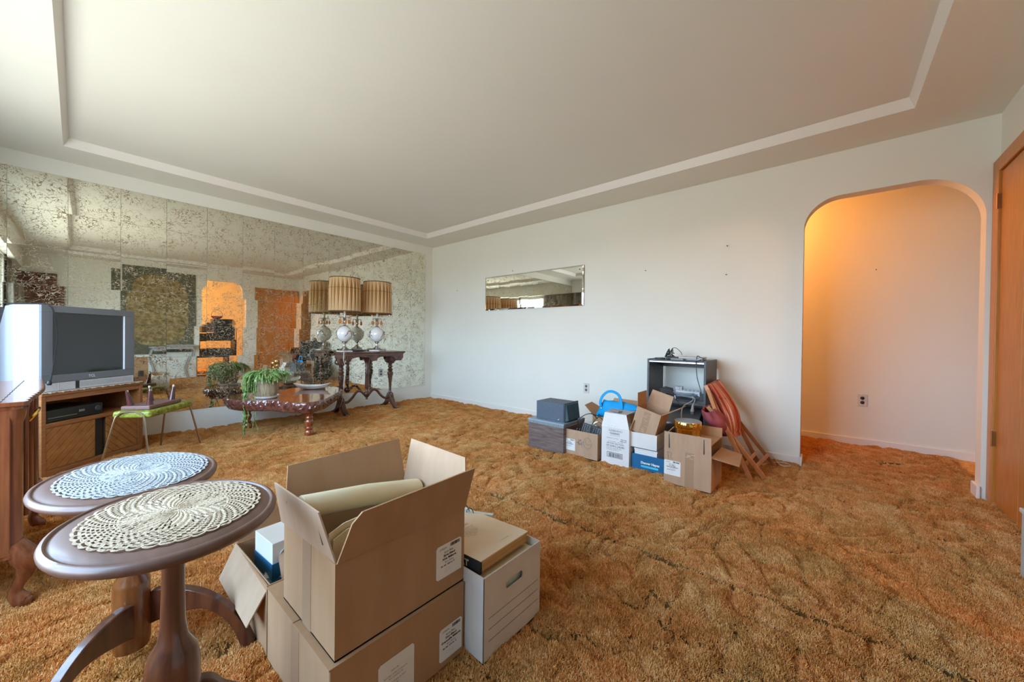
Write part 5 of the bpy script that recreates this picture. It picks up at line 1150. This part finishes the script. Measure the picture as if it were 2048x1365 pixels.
# second carton row holding the blue bag
t = thing('cardboard_box', 'brown open carton behind the wine box holding the blue bag, one flap bent left', 'box', (-0.62, -3.55, 0))
open_box(t, -0.14, 0.15, -0.21, 0.20, 0.30, card_m)
B().board([(-0.13, 0.20, 0.30), (0.14, 0.20, 0.30), (0.05, 0.315, 0.385), (-0.10, 0.305, 0.375)], 0.004).obj('flap', card_m, t)
B().board([(0.15, 0.20, 0.30), (0.15, -0.20, 0.30), (0.175, -0.24, 0.425), (0.175, 0.14, 0.43)], 0.004).obj('flap', card2_m, t)
B().board([(-0.13, -0.21, 0.30), (0.14, -0.21, 0.30), (0.10, -0.26, 0.40), (-0.10, -0.26, 0.39)], 0.004).obj('flap', cardin_m, t)
t = thing('blue_bag', 'bright blue canvas bag with looped handle in the carton behind the wine box', 'bag', (-0.70, -3.55, 0.27))
b = B(); secs = []
for k in range(13):
    u = k/12; y = 0.185-0.37*u; h_ = (0.02+0.135*min(1, u*7))*(1 if u < 0.75 else 1-0.10*(u-0.75)*4); w_ = 0.055*(0.35+0.65*min(1, u*4))
    secs.append([(w_*math.cos(a)*(1-0.35*max(0, math.sin(a))), y+0.006*math.sin(5*a+k), 0.02+h_*0.5+h_*0.5*math.sin(a)+0.004*math.sin(3*a+k*2)) for a in [2*PI*i/16 for i in range(16)]])
for s_ in secs: b.v += s_
for j in range(12):
    for i in range(16): b.f.append((j*16+i, j*16+(i+1) % 16, j*16+16+(i+1) % 16, j*16+16+i))
b.f += [tuple(reversed(range(16))), tuple(12*16+i for i in range(16))]
b.obj('body', bag_m, t, smooth=True, angle=60)
hp = smoothpath([(-0.05, 0.125, 0.12), (-0.05, 0.130, 0.165), (-0.048, 0.11, 0.215), (-0.045, 0.065, 0.255), (-0.045, 0.015, 0.262), (-0.046, -0.035, 0.24), (-0.048, -0.06, 0.19), (-0.05, -0.07, 0.12)], 5)
b = B(); m_ = len(hp)
for i, p in enumerate(hp):
    tg = (hp[min(i+1, m_-1)]-hp[max(i-1, 0)]).normalized(); sd = Vector((math.cos(i*0.1), 0, 0))*0.004; nn = tg.cross(Vector((1, 0, 0))).normalized()*0.0115
    b.v += [tuple(p+nn+sd), tuple(p-nn+sd), tuple(p-nn-sd), tuple(p+nn-sd)]
for i in range(m_-1):
    for j in range(4): b.f.append((i*4+j, i*4+(j+1) % 4, i*4+4+(j+1) % 4, i*4+4+j))
b.f += [(3, 2, 1, 0), (m_*4-4, m_*4-3, m_*4-2, m_*4-1)]
b.obj('handle', bag_m, t, smooth=True, angle=50)
for y in (0.12, -0.075): B().lathe([(0.006, 0), (0.006, 0.004), (0.003, 0.005)], 10, (-0.056, y, 0.105), R=Matrix.Rotation(-PI/2, 3, 'Y')).obj('rivet', chrome_m, t)
B().bx(-0.058, -0.19, 0.03, -0.045, -0.135, 0.125).obj('strap_keeper', bag_m, t, bevel=0.005)
# shoe box with white cartons
t = thing('shoe_box', 'blue shoe box with white lettering between the wine carton and front carton', 'box', (-0.88, -3.955, 0))
open_box(t, -0.118, 0.12, -0.125, 0.142, 0.118, blue_m)
print_lines([('Denver Hayes', 0.024, 0, 0, 'LEFT', 0.0012)], (-0.1186, 0.068, 0.052), ED, UZ, t, paper_m, name='lettering')
B().bx(-0.1186, -0.062, 0.026, -0.118, 0.066, 0.040).obj('light_blue_bar', lblue_m, t)
print_lines([('genuine footwear', 0.010, 0, 0, 'LEFT', 0)], (-0.1192, 0.060, 0.030), ED, UZ, t, bookblue_m, name='lettering')
t = thing('white_carton', 'flat white carton lying in the blue shoe box', 'box', (-0.88, -3.92, 0.02)); B().bx(-0.112, -0.085, 0, 0.09, 0.085, 0.142).obj('carton', paper_m, t, bevel=0.002); B().bx(-0.113, -0.088, 0.128, 0.091, 0.088, 0.143).obj('lid', wcard_m, t, bevel=0.001)
t = thing('white_carton', 'open white carton holding the tilted brown box, above the blue shoe box', 'box', (-0.88, -3.905, 0.1635)); open_box(t, -0.121, 0.092, -0.100, 0.118, 0.117, wcard_m)
# tilted open carton on top
t = thing('cardboard_box', 'brown open carton tilted inside the white carton, brown tape on front', 'box', (-0.985, -3.796, 0.287))
Rt_ = Matrix.Rotation(math.radians(15), 3, 'X')
class RB(B):
    def obj(s, *a, **k):
        s.v = [tuple(Rt_ @ Vector(v)) for v in s.v]; return B.obj(s, *a, **k)
x0, x1, y0, y1, h = 0.0, 0.19, -0.187, 0.0, 0.2
RB().bx(x0, y0, 0, x1, y0+T, h).bx(x0, y1-T, 0, x1, y1, h).bx(x0, y0+T, 0, x0+T, y1-T, h).bx(x1-T, y0+T, 0, x1, y1-T, h).bx(x0, y0, 0, x1, y1, T).obj('carton', card2_m, t)
RB().board([(x1, y1-0.004, h), (x1, y0+0.004, h), (x1+0.02, y0+0.008, h+0.118), (x1+0.02, y1-0.012, h+0.118)], 0.003).obj('flap', card2_m, t)
RB().board([(x0+0.004, y1, h), (x1-0.004, y1, h), (x1-0.01, y1+0.026, h+0.10), (x0+0.004, y1+0.026, h+0.098)], 0.003).obj('flap', cardin_m, t)
RB().board([(x0+0.004, y0, h), (x1-0.004, y0, h), (x1-0.02, y0-0.100, h+0.095), (x0+0.03, y0-0.102, h+0.092)], 0.003).obj('flap', cardin_m, t)
RB().board([(x0, y0, h-0.001), (x0, y1, h-0.001), (x0+0.06, y1-0.01, h-0.03), (x0+0.06, y0+0.01, h-0.03)], 0.003).obj('flap', cardin_m, t)
RB().bx(x0-0.001, -0.115, 0.0, x0, -0.065, 0.185).obj('packing_tape', tape_m, t)
b = RB(); rnd = random.Random(4)
for k in range(16): yy = rnd.uniform(-0.103, -0.077); z_ = rnd.uniform(0.01, 0.175); b.bx(x0-0.0016, yy-0.012, z_, x0-0.001, yy+0.012, z_+0.0014)
b.obj('tape_crease', M('crease', (0.62, 0.47, 0.36), rough=0.2), t)
t = B().board([(0, 0, 0), (0.16, 0, 0), (0.16, -0.06, 0.07), (0, -0.07, 0.075)], 0.004).obj('cardboard_flap', cardin_m, loc=(-0.96, -4.04, 0.285)); tag(t, 'loose brown cardboard wedge between the tilted carton and front carton', 'cardboard')
# big front carton
t = thing('cardboard_box', 'largest brown carton of the row by the wall, front flap standing up', 'box', (-0.975, -4.245, 0), math.radians(0))
x0, x1, y0, y1, h = -0.148, 0.15, -0.150, 0.146, 0.236
open_box(t, x0, x1, y0, y1, h, card2_m)
fl = B().board([(x0+0.003, y1, h), (x0+0.003, y0, h), (x0-0.004, y0+0.002, h+0.122), (x0-0.004, y1-0.002, h+0.122)], 0.004).obj('flap', card2_m, t)
for yy in (0.112, -0.106): B().bx(x0-0.0085, yy-0.0018, h+0.012, x0-0.0015, yy+0.0018, h+0.108).obj('slot', ink_m, fl)
B().board([(x0+0.01, y0, h), (x1-0.01, y0, h), (x1-0.03, y0-0.130, h-0.010), (x0+0.03, y0-0.150, h-0.036)], 0.004).obj('flap', card_m, t)
B().board([(x1, y1, h), (x1, y0, h), (x1+0.01, y0, h+0.135), (x1+0.01, y1, h+0.135)], 0.004).obj('flap', card_m, t)
B().bx(x0+0.012, y0+0.006, h+0.066, x1-0.01, y1-0.006, h+0.071).obj('inner_flap', cardin_m, t)
B().bx(x0-0.0006, -0.045, 0, x0, 0.010, h).obj('packing_tape', tape_m, t)
ship_label(t, (x0-0.0004, y1-0.001, 0.062), ED, UZ, 0.108, 0.100, lab('Frog Blend', 'Grenouille Mélange'), seed=12)
b = B(); X_ = x0-0.0012
def sk2(pts): b.tube([(X_, y1-p[0], p[1]) for p in pts], 0.0008, 4)
sk2([(0.022, 0.218), (0.028, 0.19), (0.030, 0.172)]); sk2([(0.022, 0.218), (0.045, 0.217)]); sk2([(0.048, 0.212), (0.044, 0.185), (0.052, 0.176), (0.060, 0.178)])
b.obj('marker_scribble', greyink_m, t)
b = B(); rnd = random.Random(14)
for k in range(5): yy = rnd.uniform(-0.04, 0.0); b.bx(x0-0.0014, yy-0.012, h-0.012-k*0.006, x0-0.0006, yy+0.010, h-0.0105-k*0.006)
b.obj('tape_glint', M('glint', (0.75, 0.68, 0.62), rough=0.1), t)
t = thing('brass_tin', 'round polished brass tin with grey lid on the largest carton of the row', 'tin', (-0.96, -4.205, 0.308))
B().lathe([(0.088, 0.0), (0.086, 0.012), (0.079, 0.016), (0.079, 0.055), (0.088, 0.060), (0.090, 0.066), (0.090, 0.104), (0.088, 0.108)], 40).obj('body', brass_m, t, smooth=True, angle=50)
B().lathe([(0.087, 0.107), (0.084, 0.112), (0.03, 0.120), (0.001, 0.121)], 40).obj('lid', M('tinlid', (0.42, 0.42, 0.45), (0.62, 0.62, 0.64), scale=9, rough=0.3, metal=0.6), t, smooth=True)
# black shelf unit
t = thing('shelf_unit', 'black ash shelf unit against the white wall behind the cartons', 'shelf', (-0.235, -3.95, 0))
x0, x1, y0, y1 = -0.19, 0.185, -0.245, 0.240
B().bx(x0, y0, 0, x1, y0+0.018, 0.818).obj('side_panel', shelf_m, t, bevel=0.0015); B().bx(x0, y1-0.018, 0, x1, y1, 0.818).obj('side_panel', shelf_m, t, bevel=0.0015)
B().bx(x0+0.004, y0+0.018, 0.792, x1, y1-0.018, 0.812).obj('top', shelf_m, t)
B().bx(x0+0.002, y0+0.018, 0.790, x0+0.005, y1-0.018, 0.800).obj('edge_strip', chrome_m, t)
B().bx(x1-0.02, y0+0.018, 0.735, x1-0.004, y1-0.018, 0.792).obj('back_rail', shelf_m, t)
B().bx(x0+0.004, y0+0.018, 0.462, x1, y1-0.018, 0.480).obj('shelf', shelf_m, t); B().bx(x0+0.004, y0+0.018, 0.05, x1, y1-0.018, 0.068).obj('shelf', shelf_m, t)
o = thing('grey_appliance', 'dark grey rounded plastic machine under the shelf of the black unit', 'machine', (-0.28, -3.96, 0.070))
b = B(); prof = [(-0.16, 0.0), (-0.20, 0.03), (-0.215, 0.10), (-0.21, 0.20), (-0.18, 0.275), (-0.12, 0.315), (0.0, 0.33), (0.12, 0.33), (0.15, 0.0)]
b.board([(x, -0.20, z) for x, z in prof], 0.395); b.obj('housing', M('glossgrey', (0.10, 0.11, 0.125), rough=0.22, coat=0.4), o, bevel=0.012, seg=3)
B().bx(-0.222, -0.17, 0.075, -0.205, 0.17, 0.105).obj('paper_slot', black_m, o, bevel=0.003)
# things on top of the shelf unit
SZ = 0.8125
o = thing('remote_holder', 'flat oval black remote holder at the left of the shelf unit top', 'remote holder', (-0.33, -3.79, SZ)); B().lathe([(0.03, 0), (0.034, 0.006), (0.032, 0.014), (0.026, 0.014), (0.025, 0.006), (0.001, 0.005)], 20, sx=1, sy=1.4).obj('ring', dgrey_m, o, smooth=True)
b = B(); rnd = random.Random(31); base_ = Vector((-0.26, -3.86, SZ+0.012)); pts = []
for k in range(26):
    a = rnd.uniform(0, 6.28); hgt = rnd.random()**1.7; pts.append(base_+Vector((math.cos(a)*0.05*(1-hgt*0.7), math.sin(a)*0.055*(1-hgt*0.7), hgt*0.085)))
b.tube(smoothpath(pts, 5), 0.0035, 5); o = b.obj('cable_tangle', black_m, smooth=True); tag(o, 'heap of tangled black cables on top of the shelf unit', 'cables')
o = B().tube(smoothpath([(-0.27, -3.87, SZ+0.05), (-0.27, -3.875, SZ+0.095), (-0.28, -3.91, SZ+0.105), (-0.27, -3.95, SZ+0.07), (-0.27, -3.96, SZ+0.045)], 6), 0.0025, 5).obj('cable_loop', black_m, smooth=True); tag(o, 'single black cable loop rising from the tangle on the shelf unit', 'cable')
o = thing('modem', 'small black rounded modem among cables on the shelf unit top', 'modem', (-0.33, -3.90, SZ), 0.3); B().bx(-0.03, -0.055, 0, 0.03, 0.055, 0.028).obj('case', dgrey_m, o, bevel=0.010, seg=3)
o = thing('disc_player', 'flat silver disc player on the right of the shelf unit top', 'player', (-0.27, -4.05, SZ), 0.06); B().bx(-0.09, -0.095, 0.004, 0.09, 0.095, 0.030).obj('case', M('silvermid', (0.45, 0.46, 0.48), rough=0.35), o, bevel=0.003); B().bx(-0.085, -0.09, 0, 0.085, 0.09, 0.004).obj('foot', black_m, o); B().bx(-0.0915, -0.085, 0.013, -0.089, 0.085, 0.017).obj('tray_line', dgrey_m, o)
o = thing('small_gadget', 'grey flat gadget in front of the silver player on the shelf unit', 'gadget', (-0.385, -3.955, SZ), -0.1); B().bx(-0.025, -0.06, 0, 0.025, 0.05, 0.018).obj('case', M('gad', (0.22, 0.23, 0.24), rough=0.4), o, bevel=0.006)
o = B().tube(smoothpath([(-0.35, -4.10, SZ+0.01), (-0.415, -4.125, SZ+0.045), (-0.40, -4.15, SZ+0.03), (-0.38, -4.17, SZ+0.02), (-0.40, -4.13, SZ+0.006), (-0.432, -4.12, SZ), (-0.436, -4.12, 0.78), (-0.436, -4.13, 0.68), (-0.43, -4.15, 0.60), (-0.436, -4.165, 0.55)], 6), 0.003, 5).obj('hanging_cable', black_m, smooth=True); tag(o, 'black cable hanging over the front right edge of the shelf unit', 'cable')
o = B().tube(smoothpath([(-0.10, -3.705, 0.80), (-0.06, -3.695, 0.72), (-0.08, -3.685, 0.60), (-0.06, -3.70, 0.52)], 5), 0.002, 5).obj('hanging_wire', greyink_m, smooth=True); tag(o, 'thin grey wire hanging beside the left side of the shelf unit', 'wire')
# on the middle shelf
o = thing('telephone_handset', 'black telephone bundle lying at the left of the middle shelf', 'telephone', (-0.30, -3.84, 0.481), 0.5)
for k in range(4): B().tube([( -0.03+0.02*k, 0.05, 0.014+0.012*k), (-0.03+0.02*k, 0.0, 0.034+0.012*k), (-0.03+0.02*k, -0.06, 0.020+0.012*k)], 0.013, 8).obj('handset', dgrey_m, o, smooth=True)
o = thing('power_strip', 'white power strip on coiled grey cord in the middle shelf', 'power strip', (-0.27, -4.02, 0.50), 0.05)
B().bx(-0.025, -0.098, 0.012, 0.028, 0.098, 0.050, R=Matrix.Rotation(-0.4, 3, 'Y')).obj('case', M('strip', (0.80, 0.82, 0.86), rough=0.35), o, bevel=0.004)
b = B()
for k in range(6): b.lathe([(0.010, 0), (0.010, 0.002)], 12, Matrix.Rotation(-0.4, 3, 'Y') @ Vector((0.0, -0.08+0.032*k, 0.0505)), R=Matrix.Rotation(-0.4, 3, 'Y'))
b.obj('sockets', M('sock', (0.5, 0.52, 0.55), rough=0.4), o)
B().bx(-0.03, 0.045, 0.045, 0.01, 0.105, 0.075).lathe([(0.011, 0.0), (0.011, 0.005)], 14, (-0.031, 0.075, 0.06), R=Matrix.Rotation(-PI/2, 3, 'Y')).obj('adapter', M('adp', (0.42, 0.44, 0.47), rough=0.4), o, bevel=0.003)
b = B(); pts = []
for k in range(70):
    a = k*0.42; r_ = 0.075+0.018*math.sin(k*0.9); pts.append((-0.28+r_*0.75*math.cos(a), -4.02+1.35*r_*math.sin(a), 0.488+0.00045*k+0.008*abs(math.sin(k*0.7))))
b.tube(smoothpath(pts, 2), 0.0055, 6); o = b.obj('coiled_cord', M('greycord', (0.30, 0.33, 0.37), rough=0.4), smooth=True); tag(o, 'coil of grey cord under the white power strip', 'cord')
o = B().tube(smoothpath([(-0.36, -4.08, 0.505), (-0.43, -4.10, 0.492), (-0.47, -4.09, 0.475), (-0.50, -4.045, 0.44), (-0.52, -4.035, 0.38), (-0.52, -4.04, 0.30), (-0.53, -4.04, 0.24)], 6), 0.0042, 6).obj('cord', M('paleco', (0.62, 0.62, 0.60), rough=0.4), smooth=True); tag(o, 'pale cord hanging down in front of the shelf unit behind the tin', 'cord')
o = B().tube(smoothpath([(-0.36, -4.07, 0.507), (-0.42, -4.11, 0.50), (-0.445, -4.115, 0.48), (-0.45, -4.105, 0.455)], 5), 0.003, 6).tube([(-0.45, -4.105, 0.457), (-0.452, -4.100, 0.40), (-0.452, -4.100, 0.395)], [0.005, 0.015, 0.014], 8).bx(-0.455, -4.108, 0.375, -0.449, -4.1045, 0.396).bx(-0.455, -4.0955, 0.375, -0.449, -4.092, 0.396).obj('mains_plug', M('plugw', (0.70, 0.72, 0.76), rough=0.35), smooth=True, angle=50); tag(o, 'white two-pin plug dangling from the middle shelf', 'plug')
o = B().tube([(-0.40, -3.945, 0.505), (-0.415, -3.955, 0.478)], [0.006, 0.004], 8).obj('plug_tip', silver_m, smooth=True); tag(o, 'small silver plug on the edge of the middle shelf', 'plug')
o = B().tube(smoothpath([(-0.415, -3.955, 0.48), (-0.45, -3.99, 0.455), (-0.46, -4.03, 0.42)], 5), 0.0025, 5).obj('short_cable', black_m, smooth=True); tag(o, 'short black cable slanting below the small silver plug', 'cable')

# folded deck chair leaning on the shelf unit's right side
t = thing('folding_chair', 'folded wooden deck chair with striped red sling leaning beside the shelf unit', 'chair', (-0.42, -4.40, 0))
gx, gy = -0.42, -4.40
def rail(p, q, w, th, mat, name='rail', par=None):
    p = Vector(p)-Vector((gx, gy, 0)); q = Vector(q)-Vector((gx, gy, 0)); d = (q-p).normalized(); s = Vector((1, 0, 0)); s = (s-d*s.dot(d)).normalized(); n = d.cross(s)
    b = B(); vs = []
    for e in (p, q):
        for a, c in ((-1, -1), (1, -1), (1, 1), (-1, 1)): vs.append(e+n*a*w/2+s*c*th/2)
    b.add(vs, [(3, 2, 1, 0), (4, 5, 6, 7), (0, 1, 5, 4), (1, 2, 6, 5), (2, 3, 7, 6), (3, 0, 4, 7)])
    return b.obj(name, mat, t, bevel=0.003)
rail((-0.645, -4.545, 0), (-0.60, -4.232, 0.640), 0.030, 0.016, chairwood_m)
rail((-0.560, -4.620, 0), (-0.615, -4.255, 0.480), 0.030, 0.016, chairwood_m)
rail((-0.285, -4.560, 0), (-0.175, -4.215, 0.645), 0.030, 0.016, chairwood2_m)
rail((-0.175, -4.640, 0), (-0.24, -4.270, 0.50), 0.028, 0.016, chairwood2_m)
rail((-0.66, -4.262, 0.615), (-0.63, -4.330, 0.40), 0.026, 0.014, chairwood_m)
rail((-0.585, -4.565, 0.075), (-0.205, -4.600, 0.085), 0.026, 0.014, chairwood_m, 'crossbar')
rail((-0.62, -4.510, 0.095), (-0.285, -4.530, 0.105), 0.024, 0.014, chairwood_m, 'crossbar')
rail((-0.60, -4.236, 0.625), (-0.175, -4.220, 0.632), 0.022, 0.022, chairwood2_m, 'crossbar')
def uvmesh(b, name, mat, parent, nu, nv):
    o = b.obj(name, mat, parent, smooth=True, angle=70); me = o.data; uv = me.uv_layers.new(name='UVMap')
    for pl in me.polygons:
        for li in pl.loop_indices:
            vi = me.loops[li].vertex_index; uv.data[li].uv = ((vi % nu)/(nu-1), (vi//nu)/(nv-1))
    s_ = o.modifiers.new('s', 'SOLIDIFY'); s_.thickness = 0.004; return o
# sling: gathered at the top rail, bellying out lower down
b = B(); nu, nv = 31, 26
for j in range(nv):
    f = j/(nv-1)
    c0 = Vector((-0.585+0.05*f, -4.245-0.155*f, 0.652-0.40*f)); c1 = Vector((-0.19-0.01*f, -4.235-0.175*f, 0.655-0.42*f))
    bel = 0.075*math.sin(min(1, f*1.08)*PI)**0.8+0.02
    for i in range(nu):
        u = i/(nu-1); p = c0.lerp(c1, u)
        fold = 0.011*math.sin(u*PI*11+0.8*math.sin(f*7))*(0.4+0.9*math.sin(min(1, f*1.2)*PI))
        edge = math.sin(u*PI)**0.45
        p += Vector((-0.30, -0.85, -0.25)).normalized()*(bel*edge+fold)
        b.v.append((p.x-gx, p.y-gy, p.z))
for j in range(nv-1):
    for i in range(nu-1): a = j*nu+i; b.f.append((a, a+1, a+nu+1, a+nu))
uvmesh(b, 'sling', stripe_m, t, nu, nv)
b = B(); nv2 = 12   # the doubled-over lower bundle hanging on the room side
for j in range(nv2):
    f = j/(nv2-1)
    for i in range(nu):
        u = i/(nu-1); a = 2*PI*u; rr = 0.028+0.048*math.sin(min(1, 0.12+f*0.95)*PI)
        cx_, cy_, cz_ = -0.665+0.10*f, -4.27-0.10*f, 0.47-0.19*f
        b.v.append((cx_-gx+rr*1.2*math.cos(a)+0.006*math.sin(5*a+f*9), cy_-gy+rr*0.8*math.sin(a)+0.006*math.sin(7*a), cz_+rr*0.4*math.cos(a)))
for j in range(nv2-1):
    for i in range(nu-1): a = j*nu+i; b.f.append((a, a+1, a+nu+1, a+nu))
uvmesh(b, 'sling_fold', orangewood_m, t, nu, nv2)
for f in (0.22, 0.45):
    c0 = Vector((-0.585+0.05*f, -4.265-0.145*f, 0.652-0.40*f)); c1 = Vector((-0.20, -4.255-0.16*f, 0.655-0.42*f))
    B().tube([(c0.lerp(c1, u)+Vector((-0.03, -0.055, -0.03))*max(0, math.sin(u*PI))**0.5-Vector((gx, gy, 0))) for u in [i/14 for i in range(15)]], 0.004, 6).obj('binding_cord', M('redcord', (0.30, 0.05, 0.02), rough=0.8), t, smooth=True)
o = B().tube(smoothpath([(-0.012, -4.62, 0.03), (-0.03, -4.64, 0.012), (-0.10, -4.66, 0.006), (-0.16, -4.70, 0.006), (-0.10, -4.74, 0.006), (-0.05, -4.69, 0.006), (-0.12, -4.62, 0.006), (-0.25, -4.55, 0.006), (-0.36, -4.42, 0.006)], 7), 0.003, 6).obj('power_cable', cablewhite_m, smooth=True); tag(o, 'white cord lying on the carpet by the arch, next to the deck chair', 'cord')

for o in bpy.data.objects:
    if o.parent is None and o.name.startswith('cardboard_box'): o['group'] = 'brown cardboard boxes of the move'
